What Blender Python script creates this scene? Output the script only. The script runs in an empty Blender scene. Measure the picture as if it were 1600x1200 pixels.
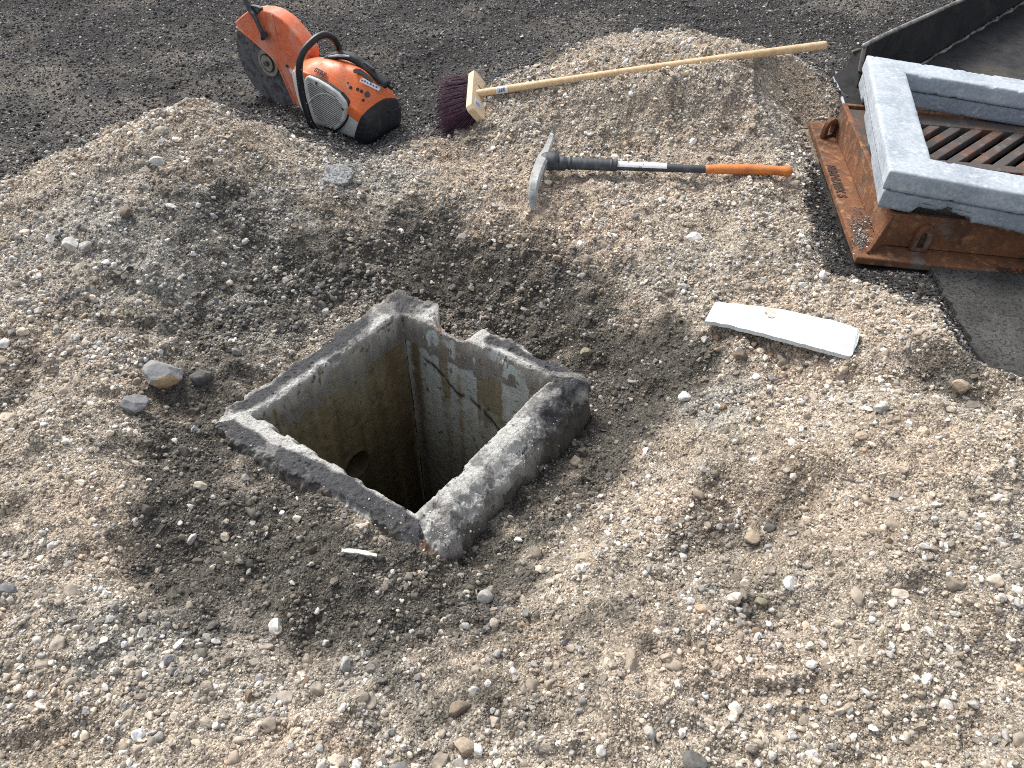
import bpy, math, random
import numpy as np
from mathutils import Vector, Matrix

random.seed(7)
rng = np.random.default_rng(11)
SC = bpy.context.scene
COL = SC.collection

# ------------------------------------------------------------------ camera, sky, sun, exposure
PITCH, CAMH, FPX = math.radians(43.0), 1.30, 1200.0      # focal length in pixels of a 1600 px wide frame
cam_d = bpy.data.cameras.new('camera')
cam_d.sensor_width = 36.0
cam_d.lens = 36.0 * FPX / 1600.0
cam_d.clip_start = 0.02
cam_d.clip_end = 400.0
cam = bpy.data.objects.new('camera', cam_d)
COL.objects.link(cam)
cam.location = (0, 0, CAMH)
cam.rotation_euler = (math.pi / 2 - PITCH, 0, 0)
SC.camera = cam

SUN_EL, SUN_AZ = math.radians(50), math.radians(-38)      # azimuth from +y, negative = to the left
world = bpy.data.worlds.new('World')
SC.world = world
world.use_nodes = True
wn = world.node_tree
bg = wn.nodes['Background']
sky = wn.nodes.new('ShaderNodeTexSky')
sky.sky_type = 'NISHITA'
sky.sun_disc = False
sky.sun_elevation = SUN_EL
sky.sun_rotation = SUN_AZ
sky.dust_density = 4.0
sky.air_density = 1.0
hz = wn.nodes.new('ShaderNodeHueSaturation')          # thin bright cloud takes most of the blue out of the sky
hz.inputs['Saturation'].default_value = 0.42
wn.links.new(sky.outputs[0], hz.inputs['Color'])
wn.links.new(hz.outputs[0], bg.inputs[0])
bg.inputs[1].default_value = 0.15

sun_d = bpy.data.lights.new('sun', 'SUN')
sun_d.energy = 2.0
sun_d.angle = math.radians(20)
sun_d.color = (1.0, 0.965, 0.90)
sun = bpy.data.objects.new('sun', sun_d)
COL.objects.link(sun)
sdir = Vector((math.sin(SUN_AZ) * math.cos(SUN_EL), math.cos(SUN_AZ) * math.cos(SUN_EL), math.sin(SUN_EL)))
sun.rotation_euler = sdir.to_track_quat('Z', 'Y').to_euler()
sun.location = sdir * 8

SC.view_settings.view_transform = 'Standard'
SC.view_settings.look = 'None'
SC.view_settings.gamma = 1.0
SC.render.filter_size = 1.0
SC.cycles.filter_width = 1.0
SC.cycles.use_denoising = False
SC.cycles.max_bounces = 6
SC.view_settings.exposure = 0.64

# ------------------------------------------------------------------ measuring helpers
_fw = np.array([0, math.cos(PITCH), -math.sin(PITCH)])
_up = np.array([0, math.sin(PITCH), math.cos(PITCH)])


def ray(px, py):
    return _fw + np.array([1.0, 0, 0]) * (px - 800) / FPX - _up * (py - 600) / FPX


def at(px, py, z=0.0):
    d = ray(px, py)
    t = (z - CAMH) / d[2]
    return np.array([0, 0, CAMH]) + d * t


def on_plane(px, py, o, n):
    d = ray(px, py)
    c = np.array([0, 0, CAMH])
    t = ((np.array(o) - c) @ n) / (d @ n)
    return c + d * t


# ------------------------------------------------------------------ numpy noise
def _hash(ix, iy, iz, seed):
    h = (ix.astype(np.uint32) * np.uint32(374761393) + iy.astype(np.uint32) * np.uint32(668265263)
         + iz.astype(np.uint32) * np.uint32(2147483647) + np.uint32(seed * 974711 & 0xffffffff))
    h = (h ^ (h >> np.uint32(13))) * np.uint32(1274126177)
    h = (h ^ (h >> np.uint32(16))) * np.uint32(2246822519)
    h = h ^ (h >> np.uint32(15))
    return h.astype(np.float64) / 4294967295.0


def vnoise(p, seed=0):
    """value noise in -1..1 of an (n,2) or (n,3) array"""
    p = np.asarray(p, float)
    if p.shape[1] == 2:
        i = np.floor(p).astype(np.int64); f = p - i
        f = f * f * f * (f * (f * 6 - 15) + 10)
        z = np.zeros(len(p), np.int64)
        a = _hash(i[:, 0], i[:, 1], z, seed); b = _hash(i[:, 0] + 1, i[:, 1], z, seed)
        c = _hash(i[:, 0], i[:, 1] + 1, z, seed); d = _hash(i[:, 0] + 1, i[:, 1] + 1, z, seed)
        u, v = f[:, 0], f[:, 1]
        return 2 * ((a * (1 - u) + b * u) * (1 - v) + (c * (1 - u) + d * u) * v) - 1
    i = np.floor(p).astype(np.int64); f = p - i
    f = f * f * f * (f * (f * 6 - 15) + 10)
    r = 0
    for dx in (0, 1):
        for dy in (0, 1):
            for dz in (0, 1):
                w = ((f[:, 0] if dx else 1 - f[:, 0]) * (f[:, 1] if dy else 1 - f[:, 1]) * (f[:, 2] if dz else 1 - f[:, 2]))
                r = r + w * _hash(i[:, 0] + dx, i[:, 1] + dy, i[:, 2] + dz, seed)
    return 2 * r - 1


def fbm(p, sc, octv=4, seed=0, gain=0.5):
    p = np.asarray(p, float) * sc
    a, s, r = 1.0, 0.0, 0
    for k in range(octv):
        r = r + a * vnoise(p + 17.3 * k, seed + k * 7)
        s += a; a *= gain; p = p * 2.03
    return r / s


def sstep(x, a, b):
    t = np.clip((x - a) / (b - a), 0, 1)
    return t * t * (3 - 2 * t)


def lerp(a, b, t):
    return a + (b - a) * t


def poly_sd(pts, poly):
    """signed distance (negative inside) of (n,2) points to a polygon"""
    poly = np.asarray(poly, float)
    n = len(poly)
    d = np.full(len(pts), 1e9); ins = np.zeros(len(pts), bool)
    for k in range(n):
        a, b = poly[k], poly[(k + 1) % n]
        e = b - a; w = pts - a
        t = np.clip((w @ e) / (e @ e + 1e-12), 0, 1)
        d = np.minimum(d, np.hypot(*(w - t[:, None] * e).T))
        c = ((a[1] > pts[:, 1]) != (b[1] > pts[:, 1]))
        with np.errstate(divide='ignore', invalid='ignore'):
            xx = a[0] + (pts[:, 1] - a[1]) * (b[0] - a[0]) / (b[1] - a[1])
        ins ^= c & (pts[:, 0] < xx)
    return np.where(ins, -d, d)


# ------------------------------------------------------------------ object helpers
def tag(o, label=None, cat=None, group=None, kind=None):
    if label: o['label'] = label
    if cat: o['category'] = cat
    if group: o['group'] = group
    if kind: o['kind'] = kind
    return o


def thing(name, loc, label, cat, group=None):
    o = bpy.data.objects.new(name, None)
    o.location = loc
    o.empty_display_size = 0.05
    COL.objects.link(o)
    return tag(o, label, cat, group)


def mesh_obj(name, V, Fc, mat, parent=None, smooth=False, colors=None, loc=(0, 0, 0), bevel=0, seg=2, sub=0):
    """V in world coordinates; they are stored relative to the object's (or its thing's) origin"""
    V = np.asarray(V, float)
    org = np.zeros(3)
    par = parent
    while par is not None:
        org = org + np.array(par.location); par = par.parent
    org = org + np.array(loc)
    me = bpy.data.meshes.new(name)
    me.from_pydata((V - org).tolist(), [], [list(map(int, f)) for f in Fc])
    me.validate()
    me.update()
    if smooth:
        me.shade_smooth()
    if colors is not None:
        a = me.color_attributes.new('Col', 'FLOAT_COLOR', 'POINT')
        c = np.ones((len(V), 4)); c[:, :3] = colors
        a.data.foreach_set('color', c.ravel())
    if mat: me.materials.append(mat)
    o = bpy.data.objects.new(name, me)
    o.location = loc
    COL.objects.link(o)
    if parent is not None: o.parent = parent
    if bevel:
        m = o.modifiers.new('bevel', 'BEVEL'); m.width = bevel; m.segments = seg; m.limit_method = 'ANGLE'; m.angle_limit = math.radians(35)
        m.harden_normals = False
        me.shade_smooth()
        me.set_sharp_from_angle(angle=math.radians(40)) if hasattr(me, 'set_sharp_from_angle') else None
    if sub:
        m = o.modifiers.new('sub', 'SUBSURF'); m.levels = sub; m.render_levels = sub
    return o


class MB:
    def __init__(s): s.V = []; s.F = []; s.C = []
    def add(s, V, Fc, col=None):
        n = len(s.V)
        s.V += [tuple(map(float, v)) for v in V]
        s.F += [[n + i for i in f] for f in Fc]
        if col is not None: s.C += [tuple(col)] * len(V)
        return s
    def box(s, c, ax, ay, az, col=None):
        """centre and three half-axis vectors"""
        c, ax, ay, az = (np.array(q, float) for q in (c, ax, ay, az))
        V = [c + i * ax + j * ay + k * az for k in (-1, 1) for j in (-1, 1) for i in (-1, 1)]
        return s.add(V, [(0, 2, 3, 1), (4, 5, 7, 6), (0, 1, 5, 4), (2, 6, 7, 3), (0, 4, 6, 2), (1, 3, 7, 5)], col)
    def prism(s, poly, off, col=None):
        """polygon of 3-d points pushed by the vector off"""
        n = len(poly); A = [np.array(p, float) for p in poly]; B = [p + np.array(off, float) for p in A]
        return s.add(A + B, [tuple(range(n))[::-1], tuple(range(n, 2 * n))] + [(i, (i + 1) % n, n + (i + 1) % n, n + i) for i in range(n)], col)
    def tube(s, pts, r, k=12, col=None, flat=1.0, up=None, caps=True):
        pts = [np.array(p, float) for p in pts]; n = len(pts)
        rs = r if hasattr(r, '__len__') else [r] * n
        V = []; u = np.array(up if up is not None else (0.0, 0, 1))
        for i in range(n):
            t = pts[min(i + 1, n - 1)] - pts[max(i - 1, 0)]; t = t / (np.linalg.norm(t) + 1e-12)
            if abs(t @ u) > 0.97: u = np.array([0.3, 1, 0.1])
            a = np.cross(t, u); a /= np.linalg.norm(a); b = np.cross(a, t); 
            for j in range(k):
                w = 2 * math.pi * j / k
                V.append(pts[i] + rs[i] * (math.cos(w) * a + math.sin(w) * b * flat))
        Fc = [(i * k + j, i * k + (j + 1) % k, (i + 1) * k + (j + 1) % k, (i + 1) * k + j) for i in range(n - 1) for j in range(k)]
        if caps: Fc += [tuple(range(k))[::-1], tuple((n - 1) * k + j for j in range(k))]
        return s.add(V, Fc, col)
    def build(s, name, mat, parent=None, **kw):
        return mesh_obj(name, s.V, s.F, mat, parent, colors=np.array(s.C) if s.C else None, **kw)


def spline(pts, n):
    """Catmull-Rom through points"""
    P = np.array(pts, float); m = len(P)
    out = []
    for q in np.linspace(0, m - 1 - 1e-9, n):
        i = int(q); t = q - i
        p0, p1, p2, p3 = P[max(i - 1, 0)], P[i], P[min(i + 1, m - 1)], P[min(i + 2, m - 1)]
        out.append(0.5 * (2 * p1 + (p2 - p0) * t + (2 * p0 - 5 * p1 + 4 * p2 - p3) * t * t + (3 * p1 - p0 - 3 * p2 + p3) * t ** 3))
    return np.array(out)


def text_part(body, name, mat, parent, centre, right, upv, size, depth=0.0008, label=None, spacing=1.0):
    cu = bpy.data.curves.new(name, 'FONT')
    cu.body = body; cu.align_x = 'CENTER'; cu.align_y = 'CENTER'; cu.size = size; cu.extrude = depth; cu.space_character = spacing; cu.offset = size * .03
    tmp = bpy.data.objects.new('tmp_text', cu)
    me = bpy.data.meshes.new_from_object(tmp)
    bpy.data.objects.remove(tmp)
    r = Vector(right).normalized(); n = r.cross(Vector(upv)).normalized(); u = n.cross(r)
    M = Matrix((r, u, n)).transposed()
    org = Vector((0, 0, 0)); p = parent
    while p is not None: org += p.location; p = p.parent
    for v in me.vertices: v.co = M @ v.co + Vector(centre) - org
    me.materials.clear(); me.materials.append(mat)
    o = bpy.data.objects.new(name, me); COL.objects.link(o); o.parent = parent
    return o


# ------------------------------------------------------------------ materials
def nodes_mat(name):
    m = bpy.data.materials.new(name); m.use_nodes = True
    t = m.node_tree; b = t.nodes['Principled BSDF']
    return m, t, b


def N(t, typ, **kw):
    n = t.nodes.new(typ)
    for k, v in kw.items(): setattr(n, k, v)
    return n


def noise_fac(t, scale, detail=4, lo=0.35, hi=0.65, rough=0.55, coord='Object', dist=0.0, stretch=None):
    tc = N(t, 'ShaderNodeTexCoord')
    nz = N(t, 'ShaderNodeTexNoise')
    nz.inputs['Scale'].default_value = scale; nz.inputs['Detail'].default_value = detail; nz.inputs['Roughness'].default_value = rough
    nz.inputs['Distortion'].default_value = dist
    if stretch:
        mp = N(t, 'ShaderNodeMapping'); mp.inputs['Scale'].default_value = stretch
        t.links.new(tc.outputs[coord], mp.inputs[0]); t.links.new(mp.outputs[0], nz.inputs['Vector'])
    else:
        t.links.new(tc.outputs[coord], nz.inputs['Vector'])
    mr = N(t, 'ShaderNodeMapRange'); mr.inputs[1].default_value = lo; mr.inputs[2].default_value = hi
    t.links.new(nz.outputs[0], mr.inputs[0])
    return mr.outputs[0], nz.outputs[0]


def mix(t, fac, a, b, mode='MIX'):
    m = N(t, 'ShaderNodeMix', data_type='RGBA', blend_type=mode)
    for idx, v in ((0, fac), (6, a), (7, b)):
        if hasattr(v, 'is_output') or isinstance(v, bpy.types.NodeSocket): t.links.new(v, m.inputs[idx])
        elif idx == 0: m.inputs[0].default_value = v
        else: m.inputs[idx].default_value = (*v, 1)
    return m.outputs[2]


def bump(t, b, h, strength, dist=0.002):
    bp = N(t, 'ShaderNodeBump'); bp.inputs['Strength'].default_value = strength; bp.inputs['Distance'].default_value = dist
    t.links.new(h, bp.inputs['Height']); t.links.new(bp.outputs[0], b.inputs['Normal'])


def layered(name, cols, scales, rough=0.8, metal=0.0, bmp=0.4, bdist=0.002, bscale=250, ths=None, attr=False, spec=0.5, rvar=0.0):
    """base colour cols[0] with patches of cols[1..] given by noises"""
    m, t, b = nodes_mat(name)
    base = cols[0]
    if attr:
        at_ = N(t, 'ShaderNodeAttribute', attribute_name='Col'); base = at_.outputs['Color']
    for i, c in enumerate(cols[1:]):
        lo, hi = (ths[i] if ths else (0.5, 0.68))
        f, _ = noise_fac(t, scales[i], 6, lo, hi, 0.62)
        base = mix(t, f, base, c)
    f2, raw = noise_fac(t, bscale, 5, 0.3, 0.7, 0.6)
    base = mix(t, 0.35, base, mix(t, 1.0, base, mix(t, f2, (0.35, 0.35, 0.35), (1.5, 1.5, 1.5)), 'MULTIPLY'))
    t.links.new(base, b.inputs['Base Color'])
    b.inputs['Roughness'].default_value = rough; b.inputs['Metallic'].default_value = metal
    b.inputs['Specular IOR Level'].default_value = spec
    if rvar:
        fr, _ = noise_fac(t, 30, 5, 0.3, 0.7)
        mr = N(t, 'ShaderNodeMapRange'); mr.inputs[3].default_value = rough - rvar; mr.inputs[4].default_value = min(1, rough + rvar)
        t.links.new(fr, mr.inputs[0]); t.links.new(mr.outputs[0], b.inputs['Roughness'])
    if bmp: bump(t, b, raw, bmp, bdist)
    return m


# ground: vertex colours for the zones, a cell pattern for the finest grit
def ground_material():
    m, t, b = nodes_mat('gravel_ground')
    a = N(t, 'ShaderNodeAttribute', attribute_name='Col')
    tc = N(t, 'ShaderNodeTexCoord')
    vs = []
    for sc in (330.0, 170.0):
        v = N(t, 'ShaderNodeTexVoronoi'); v.inputs['Scale'].default_value = sc
        t.links.new(tc.outputs['Object'], v.inputs['Vector']); vs.append(v)
    bw = N(t, 'ShaderNodeRGBToBW'); t.links.new(vs[0].outputs['Color'], bw.inputs[0])
    mr = N(t, 'ShaderNodeMapRange'); mr.inputs[1].default_value = 0.2; mr.inputs[2].default_value = 0.8
    mr.inputs[3].default_value = 0.5; mr.inputs[4].default_value = 1.45
    t.links.new(bw.outputs[0], mr.inputs[0])
    cc = N(t, 'ShaderNodeCombineColor')
    for i in range(3): t.links.new(mr.outputs[0], cc.inputs[i])
    c1 = mix(t, 1.0, a.outputs['Color'], cc.outputs[0], 'MULTIPLY')
    bw2 = N(t, 'ShaderNodeRGBToBW'); t.links.new(vs[1].outputs['Color'], bw2.inputs[0])
    mr2 = N(t, 'ShaderNodeMapRange'); mr2.inputs[1].default_value = 0.25; mr2.inputs[2].default_value = 0.75
    mr2.inputs[3].default_value = 0.7; mr2.inputs[4].default_value = 1.3
    t.links.new(bw2.outputs[0], mr2.inputs[0])
    cc2 = N(t, 'ShaderNodeCombineColor')
    for i in range(3): t.links.new(mr2.outputs[0], cc2.inputs[i])
    c2 = mix(t, 1.0, c1, cc2.outputs[0], 'MULTIPLY')
    t.links.new(c2, b.inputs['Base Color'])
    b.inputs['Roughness'].default_value = 0.95
    b.inputs['Specular IOR Level'].default_value = 0.2
    ad = N(t, 'ShaderNodeMath', operation='ADD')
    t.links.new(vs[0].outputs['Distance'], ad.inputs[0])
    ml = N(t, 'ShaderNodeMath', operation='MULTIPLY'); ml.inputs[1].default_value = 1.6
    t.links.new(vs[1].outputs['Distance'], ml.inputs[0]); t.links.new(ml.outputs[0], ad.inputs[1])
    bp = N(t, 'ShaderNodeBump'); bp.invert = True; bp.inputs['Strength'].default_value = 0.9; bp.inputs['Distance'].default_value = 0.0022
    t.links.new(ad.outputs[0], bp.inputs['Height']); t.links.new(bp.outputs[0], b.inputs['Normal'])
    return m


def pebble_material():
    m, t, b = nodes_mat('crushed_stone')
    a = N(t, 'ShaderNodeAttribute', attribute_name='tint'); a.attribute_type = 'INSTANCER'
    f, raw = noise_fac(t, 1.6, 4, 0.3, 0.7, 0.6)
    g = N(t, 'ShaderNodeMapRange'); g.inputs[3].default_value = 0.72; g.inputs[4].default_value = 1.25
    t.links.new(f, g.inputs[0])
    cc = N(t, 'ShaderNodeCombineColor')
    for i in range(3): t.links.new(g.outputs[0], cc.inputs[i])
    t.links.new(mix(t, 1.0, a.outputs['Color'], cc.outputs[0], 'MULTIPLY'), b.inputs['Base Color'])
    b.inputs['Roughness'].default_value = 0.85
    b.inputs['Specular IOR Level'].default_value = 0.3
    return m


M = {}
M['ground'] = ground_material()
M['pebble'] = pebble_material()
M['concrete'] = layered('weathered_concrete', [(0.3, 0.3, 0.3), (0.10, 0.095, 0.09), (.48, .47, .44)], [38, 120], 0.92, 0, 1.0, 0.005, 190, [(0.6, 0.68), (.66, .72)], attr=True)
M['shaftwall'] = layered('stained_shaft_wall', [(0.3, 0.3, 0.3), (0.07, 0.06, 0.045), (.34, .34, .31)], [45, 90], 0.85, 0, 0.9, 0.003, 220, [(0.58, 0.68), (.66, .72)], attr=True)
M['ring'] = layered('grey_cement', [(0.41, 0.455, 0.50), (0.31, 0.355, 0.40), (0.50, 0.54, 0.575), (.17, .18, .19)], [7, 28, 62], 0.8, 0, 0.35, 0.002, 90, [(0.45, 0.62), (0.52, 0.7), (.70, .74)])
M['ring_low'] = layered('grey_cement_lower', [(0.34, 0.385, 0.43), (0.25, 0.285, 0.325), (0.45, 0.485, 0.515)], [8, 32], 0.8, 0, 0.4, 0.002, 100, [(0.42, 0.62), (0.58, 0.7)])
M['rust'] = layered('rusted_iron', [(0.20, 0.083, 0.038), (0.095, 0.048, 0.028), (0.31, 0.16, 0.072), (0.16, 0.14, 0.125)], [17, 33, 9], 0.88, 0.0, 0.6, 0.002, 200, [(0.42, 0.62), (0.52, 0.66), (0.61, 0.70)])
M['grate'] = layered('rusted_grate', [(0.085, 0.075, 0.07), (0.17, 0.075, 0.045), (0.16, 0.15, 0.145)], [12, 22], 0.75, 0.15, 0.5, 0.0015, 240, [(0.5, 0.66), (0.54, 0.7)])
M['steel'] = layered('worn_dark_steel', [(0.024, 0.024, 0.026), (0.055, 0.049, 0.040), (0.013, 0.013, 0.015), (.12,.11,.10)], [4, 12, 90], 0.8, 0.1, 0.5, 0.002, 200, [(0.46, 0.64), (0.52, 0.62), (.66, .70)], rvar=0.15)
M['steel_edge'] = layered('bright_worn_steel', [(0.33, 0.31, 0.28), (0.12, 0.11, 0.10)], [20], 0.5, 0.5, 0.3, 0.001, 200, [(0.45, 0.6)])
M['asphalt'] = layered('worn_asphalt', [(0.045, 0.045, 0.042), (0.085, 0.083, 0.078), (0.02, 0.02, 0.02), (0.42, 0.41, 0.38)], [9, 110, 130], 0.92, 0, 1.0, 0.004, 260, [(0.4, 0.6), (0.5, 0.6), (0.70, 0.73)])
M['orange'] = layered('dirty_orange_plastic', [(0.76, 0.16, 0.04), (0.62, 0.26, 0.16), (0.20, 0.10, 0.06)], [12, 46], 0.5, 0, 0.15, 0.0008, 200, [(0.50, 0.72), (0.64, 0.74)], rvar=0.15)
M['orange_dusty'] = layered('dusty_orange_guard', [(0.70, 0.165, 0.07), (0.62, 0.32, 0.24), (0.42, 0.11, 0.06)], [13, 40], 0.7, 0, 0.2, 0.0008, 200, [(0.42, 0.72), (0.55, 0.75)])
M['white'] = layered('dusty_white_plastic', [(0.55, 0.555, 0.54), (0.33, 0.32, 0.29)], [24], 0.65, 0, 0.2, 0.0008, 200, [(0.5, 0.72)])
M['black'] = layered('black_rubber', [(0.014, 0.016, 0.02), (0.06, 0.06, 0.06)], [22], 0.62, 0, 0.4, 0.001, 160, [(0.56, 0.75)])
M['bar'] = layered('scuffed_black_tube', [(0.012, 0.013, 0.015), (0.5, 0.5, 0.5)], [75], 0.4, 0, 0.2, 0.0008, 160, [(0.64, 0.68)])
M['blade'] = layered('dull_blade_steel', [(0.035, 0.036, 0.038), (0.06, 0.06, 0.062)], [15], 0.5, 0.3, 0.1, 0.0005, 300, [(0.4, 0.7)])
M['rim_steel'] = layered('grey_segment_steel', [(0.16, 0.165, 0.18), (0.07, 0.07, 0.075)], [40], 0.55, 0.4, 0.1, 0.0005, 300, [(0.45, 0.6)])
M['hub'] = layered('zinc_flange', [(0.42, 0.40, 0.34), (0.2, 0.18, 0.15)], [40], 0.45, 0.6, 0.1, 0.0005, 300, [(0.5, 0.7)])
M['slot'] = layered('dark_slot', [(0.03, 0.03, 0.028)], [], 0.9, 0, 0.0)
M['pine'] = layered('pale_pine', [(0.70, 0.55, 0.36), (0.60, 0.45, 0.28)], [9], 0.6, 0, 0.15, 0.0006, 90, [(0.45, 0.7)])
M['handle_wood'] = layered('beech_handle', [(0.68, 0.49, 0.285), (0.57, 0.39, 0.21), (.42, .33, .24)], [9, 26], 0.6, 0, 0.1, 0.0005, 90, [(0.45, 0.7), (.60, .72)])
M['bristle'] = layered('maroon_bristle', [(0.050, 0.012, 0.032), (0.11, 0.04, 0.07)], [60], 0.5, 0, 0, ths=[(0.5, 0.7)])
M['paper'] = layered('printed_paper', [(0.72, 0.76, 0.80), (0.55, 0.58, 0.6)], [60], 0.6, 0, 0, ths=[(0.55, 0.7)])
M['ink'] = layered('dark_ink', [(0.03, 0.035, 0.05)], [], 0.6, 0, 0)
M['blue_ink'] = layered('blue_ink', [(0.08, 0.12, 0.32)], [], 0.6, 0, 0)
M['pick_steel'] = layered('ground_pick_steel', [(0.36, 0.37, 0.36), (0.16, 0.165, 0.165)], [26], 0.5, 0.35, 0.3, 0.001, 200, [(0.48, 0.68)])
M['pick_dark'] = layered('black_pick_socket', [(0.045, 0.052, 0.06), (0.11, 0.115, 0.12)], [35], 0.55, 0.1, 0.4, 0.001, 180, [(0.5, 0.7)])
M['grip_orange'] = layered('orange_grip', [(0.60, 0.20, 0.045), (0.42, 0.12, 0.035), (0.10, 0.05, 0.04)], [20, 45], 0.6, 0, 0.2, 0.0008, 160, [(0.5, 0.68), (0.64, 0.7)])
M['foam'] = layered('white_foam_board', [(0.80, 0.835, 0.84), (0.70, 0.73, 0.735)], [40], 0.85, 0, 0.35, 0.001, 260, [(0.45, 0.7)])
M['foam_side'] = layered('grey_foam_edge', [(0.40, 0.41, 0.40)], [], 0.9, 0, 0.4)
M['splinter'] = layered('bleached_wood_chip', [(0.62, 0.62, 0.57), (0.45, 0.44, 0.38)], [60], 0.8, 0, 0.3, 0.001, 200, [(0.5, 0.7)])

# ------------------------------------------------------------------ the lie of the land (x right, y away, z up, metres)
HP = [(480,150,-.006),(540,200,-.006),(580,225,-.004),(620,190,-.004),(440,160,-.006),(520,110,-.003),  # (px, py, z): where the ground shows in the photograph and how high it lies there
 (0,0,0),(200,0,0),(400,0,0),(600,0,0),(800,0,0),(1000,0,0),(1200,0,0),(1400,0,0),(1600,0,0),
 (0,100,0),(200,80,0),(350,110,0),(500,60,0),(650,90,0),(780,60,0),(1300,50,0),(0,190,0),(120,150,0),
 (300,125,.0),(420,170,0),(640,170,0),(590,200,.005),(480,190,.01),(700,130,0),
 (0,300,.12),(60,262,.13),(120,232,.15),(180,204,.165),(240,180,.19),(300,166,.21),(350,175,.20),(400,198,.17),(450,218,.13),(500,238,.09),
 (560,240,.03),(620,230,.03),(560,300,.05),(530,290,.07),(640,340,.02),(600,380,0.0),
 (100,330,.14),(100,420,.12),(200,280,.19),(200,360,.15),(300,250,.2),(300,320,.155),(400,280,.14),(400,350,.09),(300,400,.10),(400,430,.03),(200,440,.09),(300,490,.02),(100,500,.08),(0,420,.12),(0,500,.09),(200,520,.05),
 (260,640,-.01),(330,590,-.012),(400,530,-.015),(500,455,-.012),(560,430,-.015),(290,690,-.01),(330,720,-.012),(420,775,-.012),(550,840,-.015),(500,900,-.02),(610,880,-.018),(650,905,-.035),(400,870,-.02),(690,885,-.05),
 (560,960,-.035),(300,850,-.01),(700,900,-.07),(760,840,-.10),
 (800,780,-.12),(850,720,-.13),(920,660,-.13),(955,600,-.12),(860,520,-.11),(760,480,-.11),(700,440,-.07),(1000,560,-.08),(1050,620,-.05),(960,520,-.07),
 (700,380,-.03),(620,430,-.045),(850,430,-.03),(950,470,-.03),(1060,520,0.005),(900,330,.05),(800,350,.03),(750,270,.06),(690,212,.02),(715,225,.03),(650,245,.045),(660,290,.04),
 (745,192,.05),(770,150,.11),(820,118,.15),(880,92,.19),(940,64,.235),(1000,54,.25),(1060,54,.25),(1120,66,.25),(1180,80,.235),(1240,98,.19),(1290,140,.14),
 (880,130,.165),(950,118,.20),(1000,112,.225),(1060,100,.25),(1110,94,.27),(1160,98,.26),(1020,150,.185),(1110,140,.215),(1200,150,.195),(900,160,.13),(850,180,.09),(900,205,.07),(1000,200,.09),(1100,190,.13),(1180,210,.11),(1000,245,.05),(1100,262,.05),(1150,258,.06),(1240,235,.08),(1240,290,.06),
 (1100,330,.055),(1000,330,.045),(1000,390,.04),(1200,390,.07),(1200,460,.07),(1100,430,.04),(1280,320,.03),(1320,420,.03),(1400,442,.035),
 (1220,520,.08),(1300,500,.09),(1300,570,.10),(1290,450,.075),(1350,455,.09),(1400,480,.105),(1460,515,.125),(1510,550,.145),(1550,590,.155),(1600,618,.165),
 (1400,560,.11),(1470,592,.085),(1540,630,.10),(1420,580,.10),(1350,600,.11),(1400,615,.145),(1450,635,.17),(1510,660,.185),(1600,690,.2),(1600,780,.19),(1500,760,.18),
 (1200,650,.045),(1160,610,.03),(1100,640,-.01),(1150,690,.035),(1230,710,.085),(1100,740,.02),(1000,760,-.05),(1200,760,.05),(1300,700,.11),(1300,800,.09),(1500,900,.14),(1100,840,-.02),(1180,800,.0),(1180,870,.01),(1010,800,.005),(1080,910,.03),(1240,850,.075),(1000,880,0),(1200,950,.05),(1400,1000,.09),(900,870,-.03),(850,950,0),(950,1050,.03),(1130,900,.01),
 (1100,1120,.04),(1500,1150,.07),(1300,1150,.05),(700,1020,0),(700,1150,.02),(400,1120,.03),(100,1120,.05),(100,950,.06),(200,780,.04),(150,640,.06),(30,600,.055),(0,720,.085),(205,690,.02),(400,1000,-.005),(250,950,.02),(820,1060,.01),
 (0,850,.08),(0,1180,.06),(1600,1000,.13),(1600,1190,.09),(900,1190,.03),(550,1060,-.01),(240,860,.01)]
_ctrl = [list(at(*q)) for q in HP]
for q in [(1.5, 2.0, -.005), (1.9, 2.2, -.01), (1.4, 2.6, 0), (1.6, 3.2, 0), (2.2, 3.6, 0), (1.75, 1.75, 0), (2.2, 1.6, 0), (2.8, 2.4, 0), (1.5, 1.55, .0), (1.9, 1.3, .05),
          (-2.4, 3.2, 0), (-3, 2.4, .02), (-1.9, 2.05, .1), (-1.7, 1.5, .07), (-2.6, 1.6, .03), (-1.5, 1, .05), (-1.4, .4, .03), (0, .1, .02), (1.4, .4, .07), (1.8, .8, .1), (2.6, .9, .02), (-2.6, .6, 0),
          (-3.4, 4.8, 0), (0, 5.2, 0), (3.4, 4.8, 0), (3.5, 3, 0), (3.5, 1, 0), (-3.6, 3.6, 0), (0, -.6, 0), (2, -.6, 0), (-2, -.6, 0),
          (-.6, 3.0, 0), (-1.2, 2.85, 0), (-1.55, 3.0, 0), (-.9, 3.35, 0), (-.3, 3.2, 0.01), (.2, 3.75, 0), (.8, 3.85, 0), (1.2, 3.6, 0)]:
    _ctrl.append(list(q))
_ctrl = np.array(_ctrl)


def _tps(P, z, lam=2e-4):
    n = len(P)
    d = np.hypot(P[:, None, 0] - P[None, :, 0], P[:, None, 1] - P[None, :, 1])
    K = d ** 2 * np.log(d + 1e-9) + lam * np.eye(n)
    A = np.zeros((n + 3, n + 3)); A[:n, :n] = K; A[:n, n] = 1; A[:n, n + 1:] = P; A[n, :n] = 1; A[n + 1:, :n] = P.T
    return np.linalg.solve(A, np.r_[z, 0, 0, 0])


_W = _tps(_ctrl[:, :2], _ctrl[:, 2])


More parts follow.
